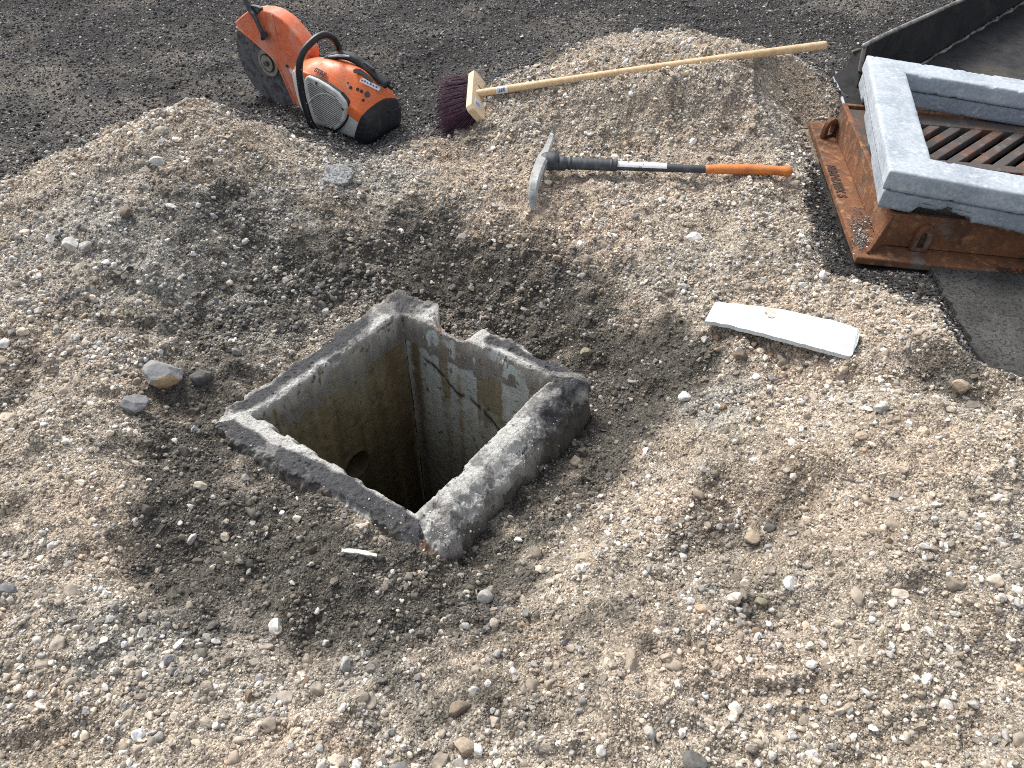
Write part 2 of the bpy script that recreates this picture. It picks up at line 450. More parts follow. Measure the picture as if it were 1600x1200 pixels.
def smooth_height(xy):
    xy = np.asarray(xy, float); out = np.empty(len(xy)); n = len(_ctrl)
    for s in range(0, len(xy), 40000):
        q = xy[s:s + 40000]
        d2 = (q[:, None, 0] - _ctrl[None, :, 0]) ** 2 + (q[:, None, 1] - _ctrl[None, :, 1]) ** 2
        out[s:s + 40000] = (0.5 * d2 * np.log(d2 + 1e-12)) @ _W[:n] + _W[n] + q @ _W[n + 1:]
    far = sstep(np.maximum(np.abs(xy[:, 0]) - 2.9, np.maximum(xy[:, 1] - 4.3, -0.1 - xy[:, 1])), 0, .6)
    return np.clip(out, -.16, .27) * (1 - far)


# dark asphalt grit: a region seen from above, its border runs behind the crests of the heaps
DARK = [tuple(at(*q)[:2] + np.array([0, .02])) for q in [(-200, 330, .1), (0, 290, .13), (60, 254, .14), (120, 222, .155), (180, 195, .17), (240, 172, .195), (300, 157, .215), (350, 166, .205), (400, 190, .175), (450, 212, .13), (500, 232, .09),
        (545, 262, .05), (600, 258, .04), (640, 226, .04), (690, 205, .06), (730, 178, .08), (770, 138, .12), (820, 108, .155), (880, 82, .19), (940, 50, .235), (1000, 40, .25), (1060, 39, .25), (1120, 50, .25), (1180, 68, .235), (1250, 88, .18), (1295, 125, .14), (1312, 160, .1),
        (1295, 195, .06), (1262, 240, .05), (1262, 330, .04), (1285, 430, .045), (1390, 466, .08), (1465, 500, .11), (1520, 548, .14), (1570, 590, .155), (1610, 612, .165)]]
DARK += [(2.2, 1.2), (40, 1.2), (40, 70), (-40, 70), (-40, 2.2)]

DAMP = [(660,425,110,40,.9),(760,475,120,45,1),(880,535,80,50,1.5),(1000,590,110,50,1.4),(820,500,80,40,1.4),(700,450,60,30,1.3),(1060,610,50,35,.7),(950,650,80,60,1.4),(900,720,60,60,1.2),(840,790,60,50,1.2),(760,870,70,60,1),(640,940,140,60,1.8),(500,930,140,70,1.8),(360,860,130,100,1.5),(700,880,70,40,1.6),(440,830,90,50,1.4),
        (270,770,60,80,.95),(250,680,60,50,.8),(310,590,70,50,.9),(400,510,100,45,.75),(560,440,110,36,.9),(470,460,90,50,.6),(1100,830,110,55,.5),(970,960,90,60,.4),(600,1080,170,80,.45),(780,1080,90,60,.4),(1150,930,80,60,.6),(1190,790,50,26,.5),(20,605,50,60,.8),
        (300,400,180,90,.32),(150,430,80,50,.15),(440,330,130,60,.35),(600,350,110,50,.42),(680,390,60,45,.75),(780,420,80,30,.5),(1480,595,100,26,1.0),(1560,640,60,18,.6),(860,1120,150,60,.35),(1270,560,60,20,.3),(740,230,50,40,.5),(250,1080,120,50,.3),(1230,390,60,40,.35),(420,780,150,60,.9),(600,900,160,50,1),(330,690,50,60,.8),(200,900,60,40,.3),(900,1010,120,50,.3),(390,640,80,60,.6),(200,260,60,24,.25),(330,290,110,50,.35),(1020,420,70,26,.3),(1180,430,60,30,.3)]
WARM = [(850,370,140,60,.9),(760,300,90,50,.5),(920,300,100,50,.4),(1290,490,150,60,.7),(1250,570,120,50,.8),(1050,700,90,50,.4),(1300,760,160,90,.5),(1150,160,160,60,.4),(700,240,50,40,.8),(60,820,90,50,.6),(90,570,90,50,.5),(1180,1060,150,60,.6),(390,1170,100,40,.9),(1050,770,90,40,.5),(700,1010,60,20,.8),(1430,690,120,50,.4),(130,760,70,30,.5),(1100,1000,80,40,.4),(920,100,60,20,.5),(1400,500,60,20,.5),(510,1160,60,30,.6),(660,1180,60,20,.5)]
GREY = [(1110,630,55,30,1.4),(560,240,70,22,1.0),(600,290,90,40,.9),(250,1000,130,70,.8),(150,1000,90,50,.4),(540,275,40,25,1),(120,420,160,60,.4),(330,450,140,50,.5),(250,330,170,70,.6),(100,330,120,50,.5),(400,300,100,50,.6),(350,480,150,60,.5),(620,1040,150,60,.5),(1240,190,60,40,.5),(1060,440,90,40,.4),(1450,860,90,60,.35),(1590,930,50,80,.5),(990,930,60,60,.4),(1000,850,60,30,.3),(380,1080,90,60,.5),(450,380,90,40,.5),(700,700,900,70,.12)]


def _blob_world(L):
    out = []
    for px, py, rx, ry, s in L:
        g = at(px, py, 0.0)
        for _ in range(3):
            g = at(px, py, float(smooth_height(g[None, :2])[0]))
        ex = np.linalg.norm(at(px + rx, py, g[2]) - g); ey = abs(at(px, py - ry, g[2])[1] - g[1])
        out.append((g[0], g[1], ex, ey, s))
    return out


BLACK = [(1295,340,40,90,1),(1330,430,60,30,1),(1410,450,80,25,1),(1480,480,30,40,1),(1300,240,20,40,.8)]  # blacker grit around the iron frame, with shadow there put into its colour
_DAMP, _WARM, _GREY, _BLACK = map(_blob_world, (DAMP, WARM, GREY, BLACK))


def blobs(xy, L):
    r = np.zeros(len(xy))
    for x, y, ex, ey, s in L:
        d = ((xy[:, 0] - x) / ex) ** 2 + ((xy[:, 1] - y) / ey) ** 2
        m = d < 6
        r[m] = np.maximum(r[m], 0) + s * np.exp(-d[m] * 1.1)
    return r


def zones(xy):
    w = np.c_[fbm(xy, 9, 4, 3, .65), fbm(xy, 9, 4, 5, .65)] * .075
    q = xy + w
    sd = poly_sd(q, DARK)
    n1 = fbm(xy, 14, 4, 21); n2 = fbm(xy, 30, 3, 31)
    asp = 1 - sstep(sd + n2 * .03 + n1 * .03, -.05, .03)
    damp = 1 - np.exp(-1.45 * blobs(q, _DAMP)) + .34 * n1 + .24 * n2
    damp = sstep(damp, .18, .88)
    warm = np.clip(blobs(q, _WARM) + .55 * fbm(xy, 6, 3, 77), 0, 1)
    grey = np.clip(blobs(q, _GREY) + .5 * fbm(xy, 8, 3, 99), 0, 1)
    return asp, damp, warm, grey


C_TAN, C_WARM, C_GREY = np.array([.345, .297, .237]), np.array([.385, .300, .228]), np.array([.275, .267, .240])
C_DAMP, C_ASP = np.array([.060, .056, .048]), np.array([.047, .0455, .044])


def ground_colour(xy):
    a, d, w, g = zones(xy)
    c = np.repeat(C_TAN[None], len(xy), 0)
    c = lerp(c, C_WARM, (w * .75)[:, None])
    c = lerp(c, C_GREY, (g * .8)[:, None])
    m_ = sstep(fbm(xy, 5.5, 4, 61, .6), .06, .36) * .42 + .2 * sstep(fbm(xy, 17, 3, 62), .1, .4)
    c = lerp(c, np.array([.175, .138, .100]), m_[:, None])
    c = lerp(c, C_DAMP, (d * .93)[:, None])
    n = fbm(xy, 3.0, 4, 55); n2 = fbm(xy, 45, 3, 57)
    ac = C_ASP * (1 + .55 * n[:, None]) + np.array([.05, .040, .030]) * sstep(n, .05, .5)[:, None] + np.array([.05, .045, .038]) * sstep(fbm(xy, 2.1, 4, 58, .6), .12, .4)[:, None]
    c = lerp(c, ac, a[:, None])
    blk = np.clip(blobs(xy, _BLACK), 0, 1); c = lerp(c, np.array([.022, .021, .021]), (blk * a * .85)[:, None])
    return c * (1 + .22 * n2[:, None])


FRAMEP = [(1.003, 1.885), (1.93, 1.76), (2.06, 2.68), (1.12, 2.81)]
SLAB = [tuple(at(1462, 432, .03)[:2]), tuple(at(1548, 588, .03)[:2]), (1.22, 1.36), (2.6, 1.2), (2.6, 2.0), (1.25, 2.0)]
BJ, HE = at(748, 146, .125), at(1291, 70, .325)      # the broom handle's two ends
# outline of the shaft rim, seen from above
ZR = 0.0
IN = [at(400, 645, ZR), at(628, 487, ZR), at(862, 588, ZR), at(648, 800, ZR)]      # left, top, right, bottom
OUT = [at(314, 664, ZR), at(622, 446, ZR), at(928, 590, ZR), at(676, 868, ZR)]
MIDP = [tuple(lerp(a, b, .45)[:2]) for a, b in zip(IN, OUT)]
OUTP = [tuple(p[:2]) for p in OUT]


def height(xy, fine=True):
    h = smooth_height(xy)
    asp = 1 - sstep(poly_sd(xy, DARK), -.05, .06)
    rough = lerp(1.0, .45, asp)
    h = h + rough * (.022 * fbm(xy, 5.5, 3, 1) + .015 * fbm(xy, 14, 3, 2))
    rg = 1 - 2 * np.abs(vnoise(xy * 8.5 + fbm(xy, 11, 2, 13)[:, None] * .6, 12)); rg2 = 1 - 2 * np.abs(vnoise(xy * 21 + 5, 15))
    h = h + rough * (.012 * rg + .0055 * rg2 * sstep(fbm(xy, 4, 2, 16), -.3, .3))
    if fine:
        h = h + rough * (.0070 * fbm(xy, 38, 2, 4) + .0036 * fbm(xy, 95, 2, 6))
    so = poly_sd(xy, OUTP)
    cap = -.013 + .009 * fbm(xy, 24, 3, 8) - .07 * sstep(-so, .0, .05)
    h = np.where(so < .08, np.minimum(h, cap + .35 * np.clip(so, 0, .1)), h)
    # the iron frame and the asphalt slab have settled into the ground
    sf_ = poly_sd(xy, FRAMEP); near = sf_ < .25
    h = np.where(near, np.minimum(h, .008 + .004 * fbm(xy, 30, 2, 8) + np.clip(sf_ - .012, 0, 1) * .75), h)
    e_ = (HE - BJ)[:2]; tt_ = np.clip(((xy - BJ[:2]) @ e_) / (e_ @ e_), 0, 1); dh_ = np.hypot(*(xy - BJ[:2] - tt_[:, None] * e_).T)
    h = np.where(dh_ < .15, np.minimum(h, BJ[2] + tt_ * (HE - BJ)[2] - .009 + dh_ * .5), h)   # the heap gives way under the handle
    ss_ = poly_sd(xy, SLAB)
    return np.where(ss_ < .3, np.minimum(h, .012 + np.clip(ss_, 0, 1) * .95 - .03 * sstep(-ss_, 0, .03)), h)


def build_ground():
    def axis(segs):
        out = [segs[0][0]]
        for a, b, st in segs:
            n = max(1, int(round((b - a) / st))); out += list(np.linspace(a, b, n + 1)[1:])
        return np.array(out)
    grow = [3.1 + 0.05 * (1.28 ** k) for k in range(1, 29)]
    xs = axis([(-2.6, -1.3, .0085), (-1.3, 1.6, .0058), (1.6, 2.6, .0085)])
    xs = np.r_[[-g - .5 for g in grow[::-1]], np.linspace(-3.1, -2.62, 16), xs, np.linspace(2.62, 3.1, 16), [g + .5 for g in grow]]
    ys = axis([(.25, 2.2, .0058), (2.2, 3.2, .008), (3.2, 4.8, .012)])
    ys = np.r_[[-g + 2.2 for g in grow[::-1]], np.linspace(-.6, .2, 14), ys, np.linspace(4.84, 5.3, 10), [g + 2.3 for g in grow]]
    X, Y = np.meshgrid(xs, ys); xy = np.c_[X.ravel(), Y.ravel()]
    z = height(xy)
    nx, ny = len(xs), len(ys)
    V = np.c_[xy, z].astype(np.float32)
    I = np.arange(nx * ny).reshape(ny, nx)
    Q = np.stack([I[:-1, :-1], I[:-1, 1:], I[1:, 1:], I[1:, :-1]], -1).reshape(-1, 4)
    cen = xy[Q].mean(1)
    near = (cen[:, 0] > -1) & (cen[:, 0] < .5) & (cen[:, 1] > .6) & (cen[:, 1] < 2.1)
    keep = np.ones(len(Q), bool)
    keep[near] = poly_sd(cen[near], MIDP) > 0
    Q = Q[keep]
    me = bpy.data.meshes.new('ground')
    me.vertices.add(len(V)); me.vertices.foreach_set('co', V.ravel())
    me.loops.add(len(Q) * 4); me.loops.foreach_set('vertex_index', Q.ravel().astype(np.int32))
    me.polygons.add(len(Q)); me.polygons.foreach_set('loop_start', np.arange(0, len(Q) * 4, 4, dtype=np.int32))
    me.update(calc_edges=True)
    a = me.color_attributes.new('Col', 'FLOAT_COLOR', 'POINT')
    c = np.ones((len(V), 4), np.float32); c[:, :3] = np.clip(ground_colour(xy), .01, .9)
    a.data.foreach_set('color', c.ravel())
    me.shade_smooth(); me.materials.append(M['ground'])
    o = bpy.data.objects.new('ground', me); COL.objects.link(o)
    return tag(o, kind='structure')


build_ground()

# ------------------------------------------------------------------ rocks
def ico(sub):
    import bmesh
    bm = bmesh.new(); bmesh.ops.create_icosphere(bm, subdivisions=sub, radius=1.0)
    V = np.array([v.co[:] for v in bm.verts]); Fc = [[v.index for v in f.verts] for f in bm.faces]
    bm.free(); return V, Fc


def rock(sub, seed, cuts=9, rough=.12, flat=(1, 1, 1)):
    r = np.random.default_rng(seed); V, Fc = ico(sub)
    for _ in range(cuts):
        n = r.normal(size=3); n /= np.linalg.norm(n); d = r.uniform(.52, .86)
        s = V @ n - d
        V = V - np.where(s > 0, s, 0)[:, None] * n
    V = V * (1 + rough * fbm(V + seed * 3.1, 1.7, 3, seed)[:, None])
    V = V * np.array(flat) / np.abs(V).max()
    return V, Fc


# every loose grain and pebble: points that carry size, turn, shape and colour
protos = bpy.data.collections.new('stone_shapes')
NP = 16
NB = 10
for k in range(NP):
    fl = (1, random.uniform(.65, .95), random.uniform(.5, .85)) if k % 4 else (1, .5, .4)
    V, Fc = rock(2, 100 + k, random.choice([5, 7, 9, 12]), .10, fl)
    me = bpy.data.meshes.new('stone_shape'); me.from_pydata(V.tolist(), [], Fc); me.materials.append(M['pebble'])
    if k % 4 == 1: me.shade_smooth()
    protos.objects.link(bpy.data.objects.new('stone_shape_%02d' % k, me))

for k in range(NB):
    V, Fc = rock(3, 300 + k, random.choice([6, 8, 10]), .20, (1, random.uniform(.65, .95), random.uniform(.5, .8)))
    V = V * (1 + .05 * fbm(V, 7, 2, k))[:, None]
    me = bpy.data.meshes.new('stone_shape'); me.from_pydata(V.tolist(), [], Fc); me.materials.append(M['pebble'])
    if k % 2: me.shade_smooth()
    protos.objects.link(bpy.data.objects.new('stone_shape_%02d' % (NP + k), me))

# things that keep pebbles off: polygons from above
BUCKET_FOOT = [(1.34, 2.9), (2.0, 2.75), (3.2, 2.4), (3.6, 3.6), (2.75, 4.3)]


def pebble_colour(xy, n, big):
    a, d, w, g = zones(xy)
    c = np.repeat(np.array([[.455, .397, .325]]), n, 0)
    c = lerp(c, np.array([.50, .40, .30]), (w * .6)[:, None])
    k = rng.random(n)
    grey = (k < .24 + .4 * g)
    c[grey] = lerp(c[grey], np.array([.42, .415, .40]), .9)
    white = rng.random(n) < (.075 + .11 * big)
    c[white] = np.array([.66, .64, .60])
    br = rng.random(n) < .045
    c[br] = np.array([.34, .245, .165])
    dk = rng.random(n) < .03 + .07 * g
    c[dk] = np.array([.17, .165, .16])
    v = np.exp(rng.normal(-.02, .36, n))
    # wet and dirty stones: most are coated with the dark soil
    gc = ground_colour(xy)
    coat = d * np.where(rng.random(n) < .86 - .32 * big, rng.uniform(.75, 1, n), rng.uniform(.1, .6, n))
    c = c * v[:, None]
    c = lerp(c, np.array([.092, .087, .076]) * v[:, None], coat[:, None])
    dusty = (1 - .8 * big) * rng.uniform(.0, .85, n)
    c = lerp(c, gc * (v * 1.18)[:, None], dusty[:, None])
    aa = a * .975 > rng.random(n)
    ac = np.repeat(np.array([[.085, .082, .080]]), n, 0) * np.exp(rng.normal(0, .62, n))[:, None]
    wa = rng.random(n) < .085
    ac[wa] = np.array([.40, .39, .38]) * rng.uniform(.5, 1.1, wa.sum())[:, None]
    tn = rng.random(n) < .10
    ac[tn] = np.array([.15, .125, .105])
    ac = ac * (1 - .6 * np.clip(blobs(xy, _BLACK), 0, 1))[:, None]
    c[aa] = ac[aa]
    return np.clip(c, .012, .78)


def scatter(n, dmin, dmax, rlo, rhi, power=2.5):
    """n stones, radius power-law between rlo and rhi, between camera distances dmin and dmax"""
    XY = []
    tot = 0
    while tot < n:
        q = np.c_[rng.uniform(-3.3, 3.3, n), rng.uniform(.3, 5.2, n)]
        dist = np.hypot(q[:, 0], q[:, 1])
        half = .70 * (q[:, 1] * math.cos(PITCH) + .95) * 1.10 + .15
        ok = (dist > dmin) & (dist < dmax) & (np.abs(q[:, 0]) < half)
        XY.append(q[ok]); tot += ok.sum()
    xy = np.concatenate(XY)[:n]
    u = rng.random(n)
    r = (rlo ** (1 - power) + u * (rhi ** (1 - power) - rlo ** (1 - power))) ** (1 / (1 - power))
    return xy, r


sets = [scatter(150000, 0, 1.75, .0013, .0046, 2.8), scatter(30000, 0, 1.9, .0040, .010, 3.2), scatter(2000, 0, 2.0, .0085, .0165, 3.3),
        scatter(100000, 1.7, 2.9, .0024, .0062), scatter(27000, 1.7, 3.0, .005, .011, 3.0), scatter(1500, 1.8, 3.0, .009, .017, 3.1),
        scatter(95000, 2.8, 5.6, .0038, .0095), scatter(14000, 2.8, 5.6, .007, .014, 3.0)]
XY = np.concatenate([s[0] for s in sets]); RR = np.concatenate([s[1] for s in sets])
# finer and sandier where fine sand lies: thin out there
a_, d_, w_, g_ = zones(XY)
cl = sstep(fbm(XY, 5, 3, 201), -.35, .35)
cl2 = sstep(fbm(XY, 13, 3, 207), -.25, .3)
keep = rng.random(len(XY)) < np.clip(.34 + .5 * cl + .45 * cl2 - .35 * w_ * (1 - cl) + .6 * a_, .16, 1)
keep &= ~((RR > .0062) & (rng.random(len(XY)) > .5 + .6 * cl * cl2 + a_))
keep &= ~((RR > .0075) & (a_ > .5) & (rng.random(len(XY)) < .8))
so = poly_sd(XY, OUTP)
keep &= so > -.012 + .02 * rng.random(len(XY))
for poly in (BUCKET_FOOT, SLAB, FRAMEP): keep &= poly_sd(XY, poly) > 0.004
XY, RR = XY[keep], RR[keep]
n = len(XY)
Z = height(XY) + RR * rng.uniform(-.35, .45, n)
TINT = pebble_colour(XY, n, sstep(RR, .004, .009))
P3 = np.c_[XY, Z]
# clods and half-buried stones that share the colour of the ground they sit in
_c = [scatter(13000, 0, 1.9, .004, .024, 3.0), scatter(9000, 1.8, 3.4, .006, .026, 3.0)]
_x = np.concatenate([q[0] for q in _c]); _r = np.concatenate([q[1] for q in _c])
_k = (fbm(_x, 7, 3, 301) + .3 * rng.normal(0, 1, len(_x)) > .05) & (poly_sd(_x, OUTP) > .02) & (zones(_x)[0] < .3)
for poly in (BUCKET_FOOT, SLAB, FRAMEP): _k &= poly_sd(_x, poly) > .02
_x, _r = _x[_k], _r[_k]
P3 = np.r_[P3, np.c_[_x, height(_x) - _r * rng.uniform(.15, .55, len(_x))]]; RR = np.r_[RR, _r]
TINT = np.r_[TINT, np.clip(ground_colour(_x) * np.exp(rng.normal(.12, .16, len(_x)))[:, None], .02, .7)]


def spill(px_list, z, r0, r1, cols):
    """a few grains lying on top of something flat"""
    global P3, RR, TINT
    A = []; 
    for px, py, sx, sy, k in px_list:
        for _ in range(k):
            A.append(at(px + random.gauss(0, sx), py + random.gauss(0, sy), z if not callable(z) else z(px, py)))
    A = np.array(A)
    A = A[(poly_sd(A[:, :2], [tuple(p[:2]) for p in IN]) > .012)]; m = len(A)
    r = rng.uniform(r0, r1, m); c = np.array([cols[i] for i in rng.integers(0, len(cols), m)]) * np.exp(rng.normal(0, .25, m))[:, None]
    A[:, 2] += r * .4
    P3 = np.r_[P3, A]; RR = np.r_[RR, r]; TINT = np.r_[TINT, c]


spill([(1338, 352, 5, 9, 90), (1345, 372, 8, 10, 160), (1335, 328, 8, 3, 14), (1355, 345, 5, 5, 30)], .055, .0016, .0042, [(.16, .16, .165), (.24, .24, .25), (.10, .10, .10), (.45, .42, .38)])
spill([(700, 500, 8, 8, 30), (740, 525, 14, 4, 25)], -.035, .002, .006, [(.2, .15, .11), (.35, .32, .28)])
spill([(690, 830, 22, 14, 60), (560, 800, 60, 25, 30), (840, 700, 30, 30, 20), (380, 690, 30, 20, 16), (800, 545, 40, 15, 14), (470, 570, 60, 25, 14)], .0, .0012, .003, [(.3, .27, .23), (.45, .43, .4), (.15, .14, .13)])

n = len(P3)
me = bpy.data.meshes.new('gravel')
me.vertices.add(n); me.vertices.foreach_set('co', P3.astype(np.float32).ravel())
def _attr(name, typ, key, arr):
    a = me.attributes.new(name, typ, 'POINT'); a.data.foreach_set(key, arr.ravel())
_attr('tint', 'FLOAT_COLOR', 'color', np.c_[TINT, np.ones(n)].astype(np.float32))
_attr('size', 'FLOAT_VECTOR', 'vector', (RR[:, None] * rng.uniform(.85, 1.2, (n, 3))).astype(np.float32))
rot = np.c_[rng.normal(0, .45, n), rng.normal(0, .45, n), rng.uniform(0, 6.28, n)]
flip = rng.random(n) < .3
rot[flip, :2] = rng.uniform(0, 6.28, (flip.sum(), 2))
_attr('turn', 'FLOAT_VECTOR', 'vector', rot.astype(np.float32))
_attr('shape', 'INT', 'value', np.where(RR > .0075, NP + rng.integers(0, NB, n), rng.integers(0, NP, n)).astype(np.int32))
grav = bpy.data.objects.new('gravel', me); COL.objects.link(grav)
tag(grav, 'loose crushed stone and grit spread over the whole ground', 'gravel', kind='stuff')
ng = bpy.data.node_groups.new('lay_stones', 'GeometryNodeTree')
ng.interface.new_socket('Geometry', in_out='INPUT', socket_type='NodeSocketGeometry')
ng.interface.new_socket('Geometry', in_out='OUTPUT', socket_type='NodeSocketGeometry')
gi = ng.nodes.new('NodeGroupInput'); go = ng.nodes.new('NodeGroupOutput')
ci = ng.nodes.new('GeometryNodeCollectionInfo'); ci.inputs['Collection'].default_value = protos
ci.inputs['Separate Children'].default_value = True; ci.inputs['Reset Children'].default_value = True
iop = ng.nodes.new('GeometryNodeInstanceOnPoints'); iop.inputs['Pick Instance'].default_value = True
def named(name, typ):
    q = ng.nodes.new('GeometryNodeInputNamedAttribute'); q.data_type = typ; q.inputs['Name'].default_value = name
    return [s for s in q.outputs if s.name == 'Attribute' and s.enabled][0]
ng.links.new(gi.outputs[0], iop.inputs['Points']); ng.links.new(ci.outputs[0], iop.inputs['Instance'])
ng.links.new(named('shape', 'INT'), iop.inputs['Instance Index'])
e2r = ng.nodes.new('FunctionNodeEulerToRotation')
ng.links.new(named('turn', 'FLOAT_VECTOR'), e2r.inputs[0]); ng.links.new(e2r.outputs[0], iop.inputs['Rotation'])
ng.links.new(named('size', 'FLOAT_VECTOR'), iop.inputs['Scale'])
ng.links.new(iop.outputs[0], go.inputs[0])
gm = grav.modifiers.new('lay_stones', 'NODES'); gm.node_group = ng

# ------------------------------------------------------------------ the concrete shaft
IN3, OUT3 = [np.array(p) for p in IN], [np.array(p) for p in OUT]
SHC = np.mean([p[:2] for p in IN3], 0)
shaft = thing('concrete_shaft', (float(SHC[0]), float(SHC[1]), 0), 'open square concrete shaft with chipped, tar-stained rim, dug free in the middle of the gravel', 'shaft')


def build_rim():
    NS = 300
    bs = np.r_[[0, 0, 0, 0.0], np.linspace(.015, .12, 5), np.linspace(.15, .88, 34), np.linspace(.90, 1.0, 7), [1.02, 1.04, 1.05, 1.06, 1.07, 1.08, 1.09]]
    zs = np.r_[[-.10, -.06, -.03, -.014], [-.006, -.004, -.0025, -.001, 0], np.zeros(34), [-.002, -.003, -.006, -.010, -.014, -.019, -.025], [-.04, -.06, -.085, -.11, -.14, -.17, -.20]]
    nb = len(bs); V = []; S = []; B = []
    for k in range(4):
        i0, i1, o0, o1 = IN3[k], IN3[(k + 1) % 4], OUT3[k], OUT3[(k + 1) % 4]
        for j in range(NS):
            s = j / NS
            # round the outer corners a little
            I = lerp(i0, i1, s); O = lerp(o0, o1, s)
            c = min(s, 1 - s); rr = .035 * max(0, 1 - c / .07) ** 2
            O = O + (I - O) * rr * 3.0
            for b, z in zip(bs, zs):
                V.append(lerp(I, O, b) + [0, 0, z]); S.append(k + s); B.append(b)
    V = np.array(V); S = np.array(S); B = np.array(B)
    side = np.floor(S).astype(int) % 4; s = S - np.floor(S)
    cen = np.r_[SHC, 0]
    rad = (V - cen); rad[:, 2] = 0; rad /= np.linalg.norm(rad, axis=1)[:, None]
    # each side's own outward normal, blended at corners
    nrm = []
    for k in range(4):
        e = IN3[(k + 1) % 4] - IN3[k]; q = np.array([-e[1], e[0], 0]); q /= np.linalg.norm(q)
        if q @ (IN3[k] - cen) < 0: q = -q
        nrm.append(q)
    nrm = np.array(nrm)
    # notch broken out of the back right side (side 1: top -> right)
    nt = np.where(side == 1, sstep(s, .21, .27) * (1 - sstep(s, .41, .49)), 0)
    P = V.copy()
    bb = np.clip(B, 0, 1)
    O_in = .30 + .12 * vnoise(np.c_[S * 30, S * 0 + 3.0], 9)
    I_of = lambda: None
    # pull the outer part inwards in the notch
    for idx in np.where(nt > 0)[0]:
        k = side[idx]; I = lerp(IN3[k], IN3[(k + 1) % 4], s[idx]); O = lerp(OUT3[k], OUT3[(k + 1) % 4], s[idx])
        nb_ = B[idx] * lerp(1, O_in[idx], nt[idx])
        P[idx, :2] = lerp(I, O, nb_)[:2]
        P[idx, 2] -= nt[idx] * (.012 + .02 * B[idx])
    # ragged edges
    n1 = fbm(V, 22, 3, 61); n2 = fbm(V, 70, 3, 62); n3 = fbm(V, 170, 2, 63)
    w_out = sstep(B, .6, 1.0); w_in = 1 - sstep(B, 0, .3)
    off = (w_out * (.016 * n1 + .009 * n2 + .003 * n3) + w_in * (.004 * n1 + .0035 * n2 + .0015 * n3))
    P += nrm[side] * off[:, None]
    P[:, 2] += .0035 * n1 + .0018 * n2 + .0009 * n3 + .004 * fbm(V, 6, 2, 64)
    # chips along the inner arris
    ch = sstep(fbm(V, 26, 3, 71), .02, .30) * (1 - sstep(B, .02, .16))
    P[:, 2] -= .016 * ch * (B <= .2)
    pit_ = sstep(fbm(V, 55, 3, 72, .6), .18, .42) * sstep(fbm(V, 9, 2, 73), -.1, .3); P[:, 2] -= .0035 * pit_
    P[:, 2] += .0022 * fbm(V, 150, 3, 74, .7)
    # pieces broken from the outer arris
    bk_ = sstep(fbm(V, 13, 3, 75), .2, .3) * sstep(B, .72, .80) ; P[:, 2] -= .016 * bk_
    # the front right side and corner slope outwards, worn
    wr = sstep(S, 1.93, 2.12) * (1 - sstep(S, 2.97, 3.16))
    P[:, 2] -= wr * (.034 * sstep(B, .42, 1.0)) * (1 + .5 * n1)
    P[:, 2] -= wr * .012 * sstep(n2, 0, .5) * sstep(B, .3, .7)
    P[:, 2] -= (1 - wr) * .002 * sstep(B, .7, 1.0)
    Fc = []; T = 4 * NS
    for i in range(T):
        for j in range(nb - 1):
            a, b = i * nb + j, ((i + 1) % T) * nb + j
            Fc.append((a, a + 1, b + 1, b))
    # colours: light grey cement, tar-dark film in patches
    LIGHT, MID, TAR, RU = np.array([.46, .455, .43]), np.array([.20, .195, .185]), np.array([.046, .047, .050]), np.array([.30, .17, .10])
    f1 = fbm(V, 7, 4, 81); f2 = fbm(V, 20, 4, 82)
    bias = np.zeros(len(V))
    b0 = lambda c, w: np.exp(-((bb - c) / w) ** 2)
    bias = np.where(side == 0, 1.15 * b0(.55, .30) * sstep(s, .0, .12) * (1 - .8 * sstep(s, .62, .82)) + .10, bias)       # left -> top
    bias = np.where(side == 1, 1.0 * b0(.6, .3) * sstep(s, .48, .58) * (1 - sstep(s, .88, .97)) + .12, bias)            # top -> right
    bias = np.where(side == 2, .10 + .25 * sstep(f1, -.1, .3) + .15 * b0(.85, .2), bias)                                                    # right -> bottom
    bias = np.where(side == 3, .95 * sstep(bb, .10 + .26 * sstep(s, .45, .85), .34 + .2 * sstep(s, .5, .8)) + .05, bias)  # bottom -> left
    f3 = fbm(V, 60, 3, 83, .6)
    t = np.clip(bias + .7 * f1 + .55 * f2 + .25 * f3, 0, 1)
    c = lerp(LIGHT, MID, sstep(t, .10, .30)[:, None]); c = lerp(c, TAR * 1.2, sstep(t, .42, .58)[:, None]); c = c * (1 + .28 * f3[:, None])
    c = lerp(c, LIGHT * .95, (bk_ * .8)[:, None]); c = lerp(c, c * .45, (pit_ * .7)[:, None])
    ie = (1 - sstep(bb, .02, .11)); c = lerp(c, np.array([.38, .36, .32]) * (1 + .6 * n2[:, None]), (ie * .85)[:, None])
    c = lerp(c, RU, (nt * .8 * (1 - sstep(s, .25, .36)) * sstep(f2, -.3, .2))[:, None])
    c = lerp(c, np.array([.30, .27, .23]), (nt * sstep(s, .3, .4) * .8)[:, None])
    outer = sstep(B, 1.0, 1.05); c = lerp(c, np.array([.085, .08, .07]) * (1 + .7 * f2[:, None]), (outer * .9)[:, None])
    dust = sstep(P[:, 2] * -1, .02, .07); c = lerp(c, np.array([.10, .085, .07]), (dust * .5)[:, None])
    du_ = sstep(B + .25 * f2 + .12 * f3, .80, 1.0) * (1 - .6 * wr); c = lerp(c, np.array([.13, .115, .092]) * (1 + .5 * f3[:, None]), (du_ * .8)[:, None])
    ru2 = np.exp(-((S - 3.0) / .07) ** 2) * sstep(f2, -.1, .3); c = lerp(c, RU * .8, (ru2 * .7 * sstep(bb, .3, .6))[:, None])
    return mesh_obj('rim', P, Fc, M['concrete'], shaft, smooth=True, colors=np.clip(c, .01, .8))


build_rim()
DEPTH = 1.25


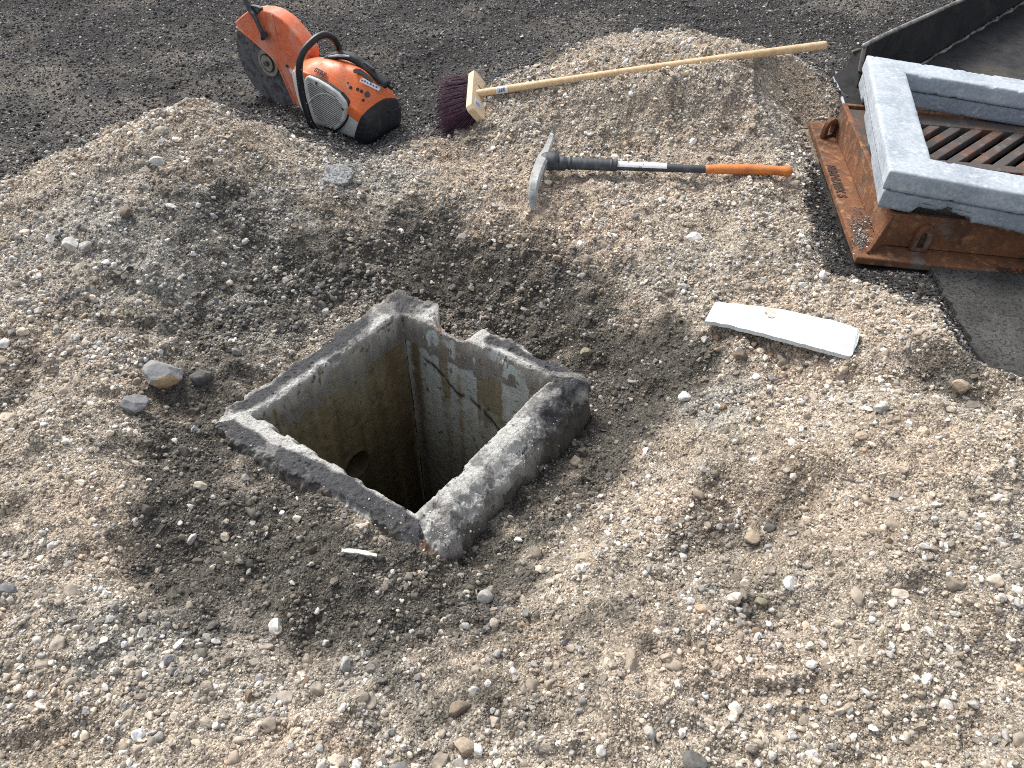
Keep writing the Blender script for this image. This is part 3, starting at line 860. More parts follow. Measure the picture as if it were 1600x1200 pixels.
def build_wall(k, cols):
    a, b = IN3[k], IN3[(k + 1) % 4]
    L = np.linalg.norm(b - a); nx = 120; nz = 190
    e = (b - a) / L; q = np.array([-e[1], e[0], 0])
    if q @ (a - np.r_[SHC, 0]) < 0: q = -q
    S, Zt = np.meshgrid(np.linspace(0, L, nx), np.r_[np.linspace(-.012, -.75, 150), np.linspace(-.76, -DEPTH, nz - 150)])
    s, z = S.ravel(), Zt.ravel()
    P = a + s[:, None] * e + np.array([0, 0, 1.0]) * z[:, None]; P[:, 2] = z
    n1 = fbm(P, 18, 3, 30 + k); n2 = fbm(P, 60, 3, 34 + k)
    P += q * (.003 * n1 + .0015 * n2 + .001)[:, None]
    P += q * (.006 * (1 - sstep(-z, .0, .035)))[:, None]
    if k == 0:      # round pipe mouth low in the back left wall
        pc = on_plane(558, 726, a, q); sc = (pc - a) @ e; zc = pc[2]
        d = np.hypot(s - sc, (z - zc)); P += q * (.16 * (1 - sstep(d, .034, .041)))[:, None]
        P -= q * (.005 * np.exp(-((d - .050) / .006) ** 2))[:, None]
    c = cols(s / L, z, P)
    Fc = []
    for j in range(nz - 1):
        for i in range(nx - 1):
            f = (j * nx + i, j * nx + i + 1, (j + 1) * nx + i + 1, (j + 1) * nx + i); Fc.append(f)
    return mesh_obj('shaft_wall', P, Fc, M['shaftwall'], shaft, smooth=True, colors=np.clip(c, .008, .7))


def streak(s, sc, seed, z=None, wob=1.5):
    return fbm(np.c_[s * sc, (z * wob if z is not None else s * 0)], 1, 4, seed)


OLIVE, PALE, BLUEG, BROWN, DEPTH_SHADE = np.array([.20, .165, .095]), np.array([.36, .355, .30]), np.array([.46, .495, .48]), np.array([.22, .18, .10]), np.array([.035, .031, .022])  # last one: shade of the deep shaft, put into the wall colour


def cols_left(u, z, P):           # back left wall, u from left corner to back corner
    st = streak(u, 14, 1, z); st2 = streak(u, 34, 2, z, 3)
    n = fbm(P, 40, 3, 9)
    c = np.repeat(OLIVE[None], len(u), 0) * (1 + .45 * st2 + .4 * n)[:, None]
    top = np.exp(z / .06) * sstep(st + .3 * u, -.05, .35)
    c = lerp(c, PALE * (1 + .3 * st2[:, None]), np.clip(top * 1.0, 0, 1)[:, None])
    pale2 = np.exp(-((u - .62) / .07) ** 2) * np.exp(z / .12); c = lerp(c, PALE, np.clip(pale2, 0, .8)[:, None])
    wt = np.exp(-((u - .88) / .07) ** 2) * .8; c = lerp(c, np.array([.14, .075, .035]), (wt * np.exp(z / .3))[:, None])
    c = lerp(c, DEPTH_SHADE, (sstep(-z, .16, .55) * .85 * sstep(st, -.9, 0))[:, None])  # wall colour darkened with depth to carry the shaft's shade
    c = lerp(c, BLUEG * .8, (np.exp(-((u - 1.0) / .012) ** 2) * .6 * sstep(st2, -.5, .2))[:, None])
    return c


def cols_right(u, z, P):          # back right wall, u from back corner to right corner
    st = streak(u, 11, 5, z, .8); st2 = streak(u, 40, 6, z, 2.5); n = fbm(P, 30, 4, 19)
    br = sstep(st + .35 * n + .25 * np.exp(-((u - .62) / .12) ** 2) + .22 * np.exp(-((u - .88) / .1) ** 2) - .30 * np.exp(-((u - .25) / .16) ** 2), -.02, .16)
    br = br * (1 - sstep(z, -.07, -.015)) * (1 - .75 * sstep(-z, .22, .34) * sstep(n, -.4, .1))
    c = lerp(BLUEG * (1 + .2 * st2[:, None]), BROWN * (1 + .35 * st2[:, None]), (br * .9)[:, None])
    c = lerp(c, np.array([.26, .17, .06]), (np.exp(-((u - .38) / .018) ** 2) * sstep(n, -.5, .1) * .7)[:, None])
    c = lerp(c, np.array([.12, .09, .055]), (np.exp(-((u - .06) / .045) ** 2) * sstep(st2, -.5, .1) * .85)[:, None])
    # crack running down and to the right, and its seepage
    zc = -.12 - .25 * u - .006 * np.sin(u * 22) - .045 * fbm(np.c_[u * 4, u * 0], 1, 4, 71); dz = z - zc + .008 * n
    c = lerp(c, np.array([.02, .02, .018]), (np.exp(-(dz / .0075) ** 2) * sstep(n + .4, -.2, .3) * sstep(u, .1, .16))[:, None])
    c = lerp(c, np.array([.36, .37, .36]), (np.exp(-((dz - .02) / .008) ** 2) * sstep(u, .5, .6) * .8)[:, None])
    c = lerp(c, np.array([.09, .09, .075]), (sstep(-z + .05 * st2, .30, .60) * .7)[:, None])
    c = lerp(c, DEPTH_SHADE, (sstep(-z, .60, 1.0) * .8)[:, None])  # shade low in the shaft, painted into this wall too
    return c


def cols_dark(u, z, P):
    return np.repeat(OLIVE[None], len(u), 0) * (1 + .4 * streak(u, 20, 8, z))[:, None]


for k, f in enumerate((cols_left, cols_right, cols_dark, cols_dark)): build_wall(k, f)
fl = [np.array([p[0], p[1], -DEPTH + .02]) for p in IN3]
MB().prism(fl, (0, 0, -.05)).build('shaft_floor', layered('wet_silt', [(.02, .018, .014), (.035, .03, .02)], [6], .25, 0, .2), shaft)

# ------------------------------------------------------------------ iron frame with its grate, and the two cement frames on top of it
FA = np.array([.13, .9915, .0]); FB = np.array([.9915, -.13, -.035]); FA /= np.linalg.norm(FA); FB /= np.linalg.norm(FB); FN = np.cross(FB, FA)
F0 = np.array([1.003, 1.885, .048])
def fp(a, b, h=0.0): return F0 + FA * a + FB * b + FN * h


iron = thing('iron_frame', tuple(F0 - [0, 0, .03]), 'rusty cast iron frame with wide flange, on dark grit under the grey cement frames', 'frame')
SZ = .925


def ring_mesh(outer, inner, h0, h1, nseg=1):
    """square ring: outer (a0,a1), inner (a0,a1) in frame axes, heights"""
    o0, o1 = outer; i0, i1 = inner
    V = []
    for h in (h0, h1):
        for lo, hi in ((o0, o1), (i0, i1)):
            V += [fp(lo, lo, h), fp(hi, lo, h), fp(hi, hi, h), fp(lo, hi, h)]
    Fc = []
    for k in range(4):
        m = (k + 1) % 4
        Fc += [(8 + k, 8 + m, 12 + m, 12 + k), (k, 4 + k, 4 + m, m), (k, m, 8 + m, 8 + k), (4 + k, 12 + k, 12 + m, 4 + m)]
    return V, Fc


mb = MB(); mb.add(*ring_mesh((0, SZ), (.092, SZ - .092), -.026, 0)); mb.build('flange', M['rust'], iron, bevel=.006, seg=3)
mb = MB(); mb.add(*ring_mesh((.075, SZ - .075), (.092, SZ - .092), .0015, .108)); mb.build('upstand', M['rust'], iron, bevel=.004)
# mitred corner gusset and a low rib
g0 = fp(.02, .02, .002)
mb = MB()
cdir = (FA + FB) / np.linalg.norm(FA + FB); cn = np.cross(cdir, FN)
mb.prism([fp(.022, .030, .003) - cn * .006, fp(.078, .082, .003) - cn * .006, fp(.078, .082, .100) - cn * .006, fp(.070, .075, .104) - cn * .006, fp(.028, .035, .012) - cn * .006], cn * .012)
mb.build('corner_gusset', M['rust'], iron, bevel=.002)


def lug(a, b, w, h, along, out):
    mb = MB(); k = 14; ri = .42
    c = fp(a, b, .002)
    outer = [c - along * w] + [c + along * (-w * math.cos(math.pi * i / k)) + FN * (h * .45 + h * .55 * math.sin(math.pi * i / k)) for i in range(k + 1)] + [c + along * w]
    inner = [c - along * w * ri + FN * h * .12] + [c + along * (-w * ri * math.cos(math.pi * i / k)) + FN * (h * .42 + h * .30 * math.sin(math.pi * i / k)) for i in range(k + 1)] + [c + along * w * ri + FN * h * .12]
    n = len(outer); t = out * .009
    V = [p - t for p in outer] + [p - t for p in inner] + [p + t for p in outer] + [p + t for p in inner]
    Fc = []
    for i in range(n):
        j = (i + 1) % n
        Fc += [(i, j, n + j, n + i), (2 * n + i, 3 * n + i, 3 * n + j, 2 * n + j), (i, 2 * n + i, 2 * n + j, j), (n + i, n + j, 3 * n + j, 3 * n + i)]
    mb.add(V, Fc); return mb.build('lug', M['rust'], iron, bevel=.003)


lug(.80, .046, .034, .068, (FB * .75 + FA * .66), (FA * .75 - FB * .66))
lug(.066, .185, .024, .085, FB, FA)
dark_rust = layered('dark_cast_letters', [(.05, .028, .02)], [], .9, 0, 0)
tc = fp(.40, .048, .0012)
_wp = on_plane(1306, 283, F0, FN)
text_part('REMNUTEX  S', 'lettering', dark_rust, iron, _wp + FN * .001, -FA, FB, .043, .0008, spacing=.80)
_wp = on_plane(1580, 423.5, F0, FN)
text_part('400-16', 'lettering', dark_rust, iron, _wp + FN * .001, FB, FA, .030, .0008)

grate = thing('drain_grate', tuple(fp(.46, .46, .05)), 'dark rusty drain grate with herringbone slots, seated in the iron frame inside the cement frames', 'grate')
G0, G1, gh = .095, SZ - .095, .096
mb = MB(); V, Fc = ring_mesh((G0, G1), (G0 + .075, G1 - .075), gh - .035, gh); mb.add(V, Fc); mb.build('grate_border', M['grate'], grate, bevel=.003)
mb = MB(); mid = (G0 + G1) / 2
mb.prism([fp(mid - .022, G0 + .07, gh - .0335), fp(mid - .022, G1 - .07, gh - .0335), fp(mid + .022, G1 - .07, gh - .0335), fp(mid + .022, G0 + .07, gh - .0335)], FN * .032)
mb.build('middle_rib', M['grate'], grate, bevel=.003)
mb = MB(); step = .072
b0s, b1s = G0 + .07, G1 - .07
for sgn in (1, -1):
    a_in = mid + sgn * .018; a_out = (G1 - .070) if sgn > 0 else (G0 + .070)
    dl = abs(a_out - a_in); sh = dl * .86
    for i in range(-6, 14):
        bs_ = b0s + i * step - .02
        # bar between slots, clipped to the opening
        A0, A1 = (a_in, bs_), (a_out, bs_ + sh)
        t0, t1 = 0.0, 1.0
        if A0[1] < b0s: t0 = (b0s - A0[1]) / sh
        if A1[1] > b1s: t1 = (b1s - A0[1]) / sh
        if t1 - t0 < .06: continue
        p0 = fp(lerp(A0[0], A1[0], t0), lerp(A0[1], A1[1], t0), gh - .0185); p1 = fp(lerp(A0[0], A1[0], t1), lerp(A0[1], A1[1], t1), gh - .0185)
        d = (p1 - p0); Ld = np.linalg.norm(d); d /= Ld; w = np.cross(FN, d)
        mb.box((p0 + p1) / 2, d * Ld / 2, w * .0155, FN * .015)
mb.build('slanted_bars', M['grate'], grate, bevel=.003)

# cement frames: axes of their own, falling slightly to the right
RA = np.array([.262, .965, -.012]); RB = np.array([.958, -.272, -.062]); RA /= np.linalg.norm(RA); RB /= np.linalg.norm(RB); RN = np.cross(RB, RA); RN /= np.linalg.norm(RN)
RT = at(1391, 266, .285)


def cement_frame(name, top, hgt, sz, bar, seed, mat, lab, chips):
    nl, bands = 150, []
    # cross-section around the bar: positions (d from outer edge, height below top)
    prof = [(0.0, -.006), (.002, -.002), (.006, 0)] + [(x, 0) for x in np.linspace(.014, bar - .014, 12)] + [(bar - .006, 0), (bar - .002, -.002), (bar, -.006)]
    prof += [(bar, -h) for h in np.linspace(.016, hgt - .010, 7)] + [(bar - .003, -hgt + .002), (bar - .008, -hgt)]
    prof += [(x, -hgt) for x in np.linspace(bar - .03, .03, 4)] + [(.008, -hgt), (.003, -hgt + .002)] + [(0, -h) for h in np.linspace(hgt - .010, .016, 7)]
    V = []; aux = []
    org = RT + RN * top + (RA * .007 + RB * .009 if top < 0 else 0)
    for k in range(4):
        for j in range(nl):
            s = j / nl
            for d, h in prof:
                lo, hi = d, sz - d
                q = lerp(lo, hi, s)
                a, b = [(lo, q), (q, hi), (hi, sz - q), (sz - q, lo)][k]
                V.append(org + RA * a + RB * b + RN * h); aux.append((k, s, d, h, a, b))
    V = np.array(V); aux = np.array(aux)
    n1 = fbm(V, 12, 3, seed); n2 = fbm(V, 45, 3, seed + 1); n3 = fbm(V, 130, 2, seed + 2)
    ctr = org + RA * sz / 2 + RB * sz / 2
    k = aux[:, 0].astype(int)
    outn = np.array([-RA, RB, RA, -RB])[k]
    eo = (aux[:, 2] < bar / 2).astype(float) * 2 - 1
    edge = np.where(np.minimum(aux[:, 2], bar - aux[:, 2]) < .012, 1, .15)
    V = V + outn * (eo * edge * (.0012 * n1 + .0006 * n2 + .0004 * n3))[:, None] + RN * (.0010 * n1 + .0004 * n2 + .0003 * n3)[:, None]
    arr = np.exp(-(np.minimum(aux[:, 2], bar - aux[:, 2]) / .012) ** 2) * np.exp(-(np.minimum(-aux[:, 3], hgt + aux[:, 3]) / .010) ** 2)
    V = V - RN * (arr * .005 * sstep(n2 + .4 * n1, .25, .5) * np.sign(aux[:, 3] + hgt / 2))[:, None]
    for (ca, cb, r, dep) in chips:
        dd = np.hypot(aux[:, 4] - ca, aux[:, 5] - cb); wv = (1 - sstep(dd + .012 * n2, r * .75, r)) * sstep(-aux[:, 3], hgt * .30, hgt * .55)
        V = V + RN * (wv * dep * sstep(-aux[:, 3], 0, hgt))[:, None]
    P = len(prof); T = 4 * nl; Fc = []
    for i in range(T):
        for j in range(P):
            a, b = i * P + j, ((i + 1) % T) * P + j; a2, b2 = i * P + (j + 1) % P, ((i + 1) % T) * P + (j + 1) % P
            Fc.append((a, b, b2, a2))
    o = mesh_obj(name, V, Fc, mat, smooth=True, loc=tuple(org - RN * hgt))
    return tag(o, lab, 'cement frame')


cement_frame('cement_frame', 0, .060, .93, .125, 400, M['ring'], 'upper of the two pale grey square cement frames, with smooth light top face', [])
cement_frame('cement_frame', -.0625, .056, .93, .125, 440, M['ring_low'], 'lower of two grey cement frames, broken along its bottom edge, on the rusty iron frame',
             [(0, .145, .055, .022), (0, .21, .05, .02), (.0, .30, .05, .006), (.7, 0, .08, .02), (.35, 0, .06, .008)])

# ------------------------------------------------------------------ bucket
bk = thing('digger_bucket', (1.6, 3.2, 0), 'dark worn steel digger bucket lying open on the grit behind the cement frames', 'bucket')
S0, S1 = np.array([1.33, 2.92, .065]), np.array([3.25, 4.79, .075])
ed = (S1 - S0) / np.linalg.norm(S1 - S0)
FR = np.array([3.1, 2.50, .055])
mb = MB(); fa, fb = S0, np.array([3.1, 2.5, .055]); back = np.array([4.5, 3.9, .075])
mb.prism([S0 + [0, 0, 0], FR, back, S1], (0, 0, -.014)); mb.build('floor_plate', M['steel'], bk)
r0, r1, rf = at(1357, 71, .255), at(1512, -1, .262), at(1346, 113, .155)
far = r1 + (r1 - r0) / np.linalg.norm(r1 - r0) * 1.7
pts = [S0 + [-.01, .0, -.01], rf, lerp(rf, r0, .75) + [-.004, .004, .01], r0, lerp(r0, r1, .3) + [0, 0, .004], r1, far, S1 + [-.01, .01, 0]]
wn_ = np.cross(ed, [0, 0, 1])
mb = MB(); mb.prism(pts, -wn_ * .014); mb.build('side_plate', M['steel'], bk, bevel=.002)
mb = MB(); ln = spline([rf + [0, 0, .002], lerp(rf, r0, .75) + [-.004, .004, .012], r0 + [0, 0, .003], lerp(r0, r1, .3) + [0, 0, .007], r1 + [0, 0, .003], far], 60) - wn_ * .007
mb.tube(ln, .0085, 8); mb.build('side_rim', M['steel_edge'], bk, smooth=True)
sl = [S0 + (S1 - S0) * t + np.array([0, 0, .004]) + wn_ * (.006 + .004 * math.sin(t * 90)) for t in np.linspace(0.0, 1, 120)]
mb = MB(); mb.tube(sl, [.007 + .002 * math.sin(i * 1.7) + .0012 * math.sin(i * 4.1) for i in range(120)], 8); mb.build('weld_seam', M['steel_edge'], bk, smooth=True)
bw0 = S1 + [0, 0, -.01]; mb = MB(); mb.prism([S1, back, back + [0.1, .1, .5], S1 + [.1, .1, .5]], (.01, .01, 0)); mb.build('back_plate', M['steel'], bk)
lip = [at(1302, 118, .115), at(1310, 140, .10), at(1320, 166, .085), at(1336, 172, .08), at(1362, 150, .07), at(1352, 118, .125), at(1352, 82, .175), at(1345, 76, .185), at(1332, 80, .18), at(1322, 103, .14)]
mb = MB(); mb.prism(lip, (.004, .006, -.016)); mb.build('cutting_edge', M['steel'], bk, bevel=.003)
mb = MB(); mb.tube(spline([p + [0, 0, .001] for p in lip[:3]], 14) + [.004, 0, -.006], [.004 + .003 * math.sin(i / 13 * math.pi) for i in range(14)], 8); mb.build('worn_edge', M['ring'], bk, smooth=True)
mb = MB(); mb.tube(spline([p + [0, 0, .001] for p in lip[6:9]], 10) + [0, 0, -.007], .0085, 8); mb.build('worn_edge', M['steel_edge'], bk, smooth=True)

# ------------------------------------------------------------------ asphalt slab at the right edge
a0, a1 = at(1462, 432, .03), at(1548, 588, .03)
sd_ = (a1 - a0) / np.linalg.norm(a1 - a0)
ed_pts = [a0 - sd_ * .35 + (a1 - a0) * 0] + [a0 + (a1 - a0) * t + np.array([.006 * math.sin(t * 23) + .004 * math.sin(t * 51), 0, 0]) for t in np.linspace(0, 1.25, 26)]
poly = [p for p in ed_pts] + [np.array([4.0, a1[1] - .2, .03]), np.array([4.0, 2.3, .03]), np.array([1.6, 2.2, .03])]
mb = MB(); mb.prism(poly, (0, 0, -.06)); o = mb.build('asphalt_pavement', M['asphalt']); tag(o, kind='structure')

# ------------------------------------------------------------------ broom
hd = (HE - BJ) / np.linalg.norm(HE - BJ)
bn = np.array([.80, -.10, .59]); bn /= np.linalg.norm(bn)
bl = np.array([.03, .975, .17]); bl = bl - bn * (bl @ bn); bl /= np.linalg.norm(bl)
bw = np.cross(bn, bl)                         # across the block
if bw[2] > 0: bw = -bw
broom = thing('broom', (float(BJ[0]), float(BJ[1]), .04), 'stiff broom with maroon bristles and a long pale wooden handle laid across the gravel heap', 'broom')
mb = MB(); mb.tube([BJ - hd * .03 + hd * (np.linalg.norm(HE - BJ) + .03) * t + np.array([0, 0, .004 * math.sin(math.pi * t)]) for t in np.linspace(0, .995, 30)] + [HE + hd * 0.001], [.0138] * 29 + [.0138, .0115], 20, up=(0, 1, .2))
mb.build('handle', M['handle_wood'], broom, smooth=True)
BC = BJ - bn * .014 + bw * .004
hl, hw, ht = .128, .041, .0135
mb = MB()
oct_ = []
cr = .014
for sx, sy in ((-1, -1), (1, -1), (1, 1), (-1, 1)):
    pts2 = [(sx * hl, sy * (hw - cr)), (sx * (hl - cr), sy * hw)]
    if sx * sy < 0: pts2 = pts2[::-1]
    # anticlockwise order around the block
    oct_ += pts2 if (sx, sy) in ((1, -1), (-1, 1)) and False else (pts2 if sx * sy > 0 else pts2)
ang = sorted(oct_, key=lambda q: math.atan2(q[1] / hw, q[0] / hl))
mb.prism([BC + bl * x_ + bw * y_ - bn * ht for x_, y_ in ang], bn * 2 * ht)
mb.build('brush_block', M['pine'], broom, bevel=.003, seg=3)
mb = MB(); mb.prism([BC + bn * (ht + .0006) + bl * x_ + bw * y_ for x_, y_ in ((.045, -.012), (.049, -.012), (.049, .012), (.045, .012))], bn * .0008); mb.build('crack', M['ink'], broom)
mb = MB(); mb.prism([BC + bn * (ht + .0003) + bl * x_ + bw * y_ for x_, y_ in ((-.088, -.022), (-.050, -.022), (-.050, .010), (-.088, .010))], bn * .0006); st = mb.build('price_tag', M['paper'], broom)
mb = MB()
for i in range(6):
    y_ = -.018 + i * .0046
    mb.prism([BC + bn * (ht + .0013) + bl * x_ + bw * q for x_, q in ((-.083, y_), (-.083 + .012 + .018 * random.random(), y_), (-.060, y_ + .002), (-.083, y_ + .002))], bn * .0004)
mb.build('printed_lines', M['blue_ink'], st)
mb = MB()
tt = BJ + hd * .155
hs = np.cross(hd, [0, 0, 1]); hs /= np.linalg.norm(hs); hu = np.cross(hs, hd)
def cyl_patch(l0, l1, w0, w1, r, k=8):
    V = []; Fc = []
    for i, l_ in enumerate((l0, l1)):
        for j in range(k + 1):
            w = lerp(w0, w1, j / k); V.append(BJ + hd * l_ + (hs * math.cos(w) + hu * math.sin(w)) * r + np.array([0, 0, .001]))
    for j in range(k): Fc.append((j, j + 1, k + 2 + j, k + 1 + j))
    return V, Fc
mb.add(*cyl_patch(.068, .112, -.6, 1.5, .0146)); st = mb.build('barcode_label', M['paper'], broom)
mb = MB()
for i in range(7): mb.add(*cyl_patch(.075 + i * .0042, .0765 + i * .0042 + .001 * (i % 2), -.2, .9, .0150))
mb.build('printed_bars', M['ink'], st)
mb = MB()
for i in range(1500):
    u, v = random.uniform(-1, 1), random.uniform(-1, 1)
    root = BC - bn * ht + bl * u * (hl - .008) + bw * v * (hw - .006)
    dirv = -bn + bl * (u * .34 - .04 + random.gauss(0, .09)) + bw * (v * .48 + .12 + random.gauss(0, .09)) ; dirv /= np.linalg.norm(dirv)
    Lb = .128 * random.uniform(.82, 1.07)
    tip = root + dirv * Lb
    gz = .012
    midp = root + dirv * Lb * .55 + np.array([0, 0, .002])
    g_ = height(np.array([tip[:2]]), False)[0] + .004
    if tip[2] < g_: tip = tip + np.array([-.3, -.1, 1.0]) * (g_ - tip[2])
    mb.tube([root, midp, tip], [.0011, .0010, .0007], 4, caps=False)
mb.build('bristles', M['bristle'], broom)

# ------------------------------------------------------------------ pickaxe
def gz(px, py, up=0.0):
    g = at(px, py, .06)
    for _ in range(5):
        g = at(px, py, float(height(np.array([g[:2]]), False)[0]) + up)
    return g


pA, pB = gz(850, 254, .045), gz(1238, 268, .022)
pick = thing('pickaxe', tuple(pA - [0, 0, .03]), 'pickaxe with grey steel head and black and orange handle lying on the gravel slope', 'pickaxe')
pdv = (pB - pA); PL = np.linalg.norm(pdv); pd_ = pdv / PL
pu = np.array([0, -.25, 1.0]); pu -= pd_ * (pu @ pd_); pu /= np.linalg.norm(pu); ps = np.cross(pu, pd_)
def ph(t, sag=0): return pA + pdv * t + pu * sag
mb = MB(); mb.tube([ph(t, -.004 * math.sin(math.pi * t)) for t in np.linspace(.02, .70, 24)], [.0165 - .003 * t for t in np.linspace(0, 1, 24)], 14, flat=.85, up=pu); mb.build('handle', M['pick_dark'], pick, smooth=True)
tl = np.linspace(.655, 1.0, 26)
mb = MB(); mb.tube([ph(t, -.004 * math.sin(math.pi * t)) + ps * (.0045 * math.sin((t - .65) * 9)) for t in tl], [.0148 + .0035 * math.sin((t - .655) / .345 * math.pi) + (.004 * sstep(np.array(t), .94, .985) - .011 * sstep(np.array(t), .985, 1.0)) for t in tl], 14, flat=.85, up=pu)
mb.build('orange_grip', M['grip_orange'], pick, smooth=True)
def patch(t0, t1, w0, w1, r):
    k = 8; V = []; Fc = []; m = 10
    for i in range(m + 1):
        t = lerp(t0, t1, i / m)
        for j in range(k + 1):
            w = lerp(w0, w1, j / k); V.append(ph(t, -.004 * math.sin(math.pi * t)) + ps * math.cos(w) * r + pu * math.sin(w) * r * .88)
    for i in range(m):
        for j in range(k): a = i * (k + 1) + j; Fc.append((a, a + 1, a + k + 2, a + k + 1))
    return V, Fc
M['sticker'] = layered('torn_white_sticker', [(.74, .76, .77), (.05, .05, .055)], [30], .6, 0, 0, ths=[(.60, .63)])
mb = MB(); mb.add(*patch(.275, .50, .15, 2.5, .0170)); mb.build('sticker', M['sticker'], pick, smooth=True)
tq = np.linspace(-.012, .30, 40)
mb = MB(); mb.tube([ph(t) + pu * (.006 if t < .05 else 0) for t in tq], [.024 + .009 * sstep(np.array(t), -.012, .002) if t < .05 else (.027 if t < .085 else .0215 + .0006 * math.sin(t * 300)) for t in tq], 16, flat=.82, up=pu)
for t in (.075, .10, .27): mb.tube([ph(t), ph(t + .012)], .0245 if t < .2 else .0225, 16, flat=.8, up=pu)
mb.build('socket', M['pick_dark'], pick, smooth=True)
hp = [gz(869, 193, .012), gz(863, 212, .03), gz(856, 232, .05), pA + pu * .006 - pd_ * .004, gz(838, 276, .05), gz(833, 300, .04), gz(832, 329, .008)]
hs_ = spline(hp, 44); mb = MB()
V = []; Fc = []; nn = len(hs_)
wid = np.interp(np.linspace(0, 1, nn), [0, .12, .35, .5, .68, .88, 1], [.0025, .008, .0125, .020, .017, .014, .004])
thk = np.interp(np.linspace(0, 1, nn), [0, .3, .5, .8, 1], [.004, .011, .020, .012, .004])
for i in range(nn):
    t = hs_[min(i + 1, nn - 1)] - hs_[max(i - 1, 0)]; t /= np.linalg.norm(t)
    s_ = np.cross(t, pu); s_ /= np.linalg.norm(s_); n_ = np.cross(s_, t)
    for (x_, y_) in ((-1, -.6), (-.6, -1), (.6, -1), (1, -.6), (1, .6), (.6, 1), (-.6, 1), (-1, .6)): V.append(hs_[i] + s_ * wid[i] * x_ + n_ * thk[i] * y_)
for i in range(nn - 1):
    for j in range(8): Fc.append((i * 8 + j, i * 8 + (j + 1) % 8, (i + 1) * 8 + (j + 1) % 8, (i + 1) * 8 + j))
Fc += [tuple(range(8))[::-1], tuple((nn - 1) * 8 + j for j in range(8))]
mb.add(V, Fc); o = mb.build('head', M['pick_steel'], pick, smooth=True); o.data.set_sharp_from_angle(angle=math.radians(35))

# ------------------------------------------------------------------ foam board offcut
bt = [(1118, 471), (1160, 475.5), (1210, 481.5), (1258, 491), (1307, 502), (1336, 512), (1342, 517), (1343.5, 523), (1341, 534), (1334, 548), (1331, 555), (1322, 555.5), (1282, 545), (1242, 534), (1200, 523), (1161, 513), (1128, 505.5), (1101, 501.5)]
def bz(px): t = (px - 1100) / 240; return lerp(.070, .130, t) + .020 * math.sin(math.pi * min(max(t, 0), 1))
top = [at(px, py, bz(px)) for px, py in bt]
dn = np.array([0.0, -.001, -.010])
nb_ = 9; fb_ = bt
V = []; Fc = []
# strips between the far edge (first 8) and the near edge (last 10), resampled
fe = spline([at(px, py, bz(px)) for px, py in bt[:8]], 40); ne = spline([at(px, py, bz(px)) for px, py in bt[::-1][:10]], 40)
K = 9
for i in range(40):
    for j in range(K): V.append(lerp(fe[i], ne[i], j / (K - 1)) + [0, 0, .0008 * random.gauss(0, 1)])
nV = len(V)
V += [v + dn for v in V]
for i in range(39):
    for j in range(K - 1):
        a = i * K + j; Fc += [(a, a + 1, a + K + 1, a + K), (nV + a, nV + a + K, nV + a + K + 1, nV + a + 1)]
per = [i * K for i in range(40)] + [39 * K + j for j in range(1, K)] + [i * K + K - 1 for i in range(38, -1, -1)] + [j for j in range(K - 2, 0, -1)]
for i in range(len(per)): a, b = per[i], per[(i + 1) % len(per)]; Fc.append((a, b, nV + b, nV + a))
M['foam'] = layered('white_foam_board', [(.56, .60, .605), (.47, .50, .50)], [40], .85, 0, .5, .0012, 230, [(.45, .7)])
o = mesh_obj('foam_board', V, Fc, M['foam'], smooth=True, loc=tuple(at(1220, 515, .09)))
o.data.set_sharp_from_angle(angle=math.radians(40))
tag(o, 'long narrow white foam board offcut, slightly bowed, lying on the tan gravel', 'board')
M['foam'].node_tree.nodes  # keep
spot = on_plane(1206, 489, at(1206, 489, bz(1206)), np.array([0, 0, 1.0]))
V = []; k = 18
for i in range(k): w = 2 * math.pi * i / k; r = (.017 + .005 * math.sin(w * 3 + 1)); q = spot + np.array([math.cos(w) * r * 1.1, math.sin(w) * r * 1.0, 0]); V.append(q)
gg = np.polyfit([0, 1], [0, 0], 1)
V = [v + [0, 0, .0016 + (v[0] - spot[0]) * .02] for v in V]
mesh_obj('orange_stain', V, [tuple(range(k))], layered('faint_orange_stain', [(.58, .44, .34), (.56, .56, .55)], [60], .9, 0, 0, ths=[(.42, .6)]), o)
o.children[0].parent = o

# splinter of wood
sp = [gz(534, 860, .012), gz(560, 862, .014), gz(589, 868, .010)]
mb = MB(); c_ = spline(sp, 12)
V = []; Fc = []
for i, p in enumerate(c_):
    w = .0045 * (1 - .5 * abs(i / 11 - .4)) * (1 + .3 * random.uniform(-1, 1)); V += [p + [0, w, .002], p + [0, -w, .001], p + [0, -w, -.003], p + [0, w, -.003]]
for i in range(11):
    for j in range(4): Fc.append((i * 4 + j, i * 4 + (j + 1) % 4, i * 4 + 4 + (j + 1) % 4, i * 4 + 4 + j))
Fc += [(3, 2, 1, 0), (44, 45, 46, 47)]
o = mesh_obj('wood_splinter', V, Fc, M['splinter'], loc=tuple(sp[1])); tag(o, 'thin bleached wood splinter on the dark soil in front of the shaft', 'splinter')

# ------------------------------------------------------------------ stones that stand out
def stone_mat(name, c1, c2=None, th=(.45, .6), sc=30):
    c2 = c2 or tuple(v * .6 for v in c1)
    return layered(name, [c1, c2], [sc], .85, 0, .5, .0015, 200, [th])


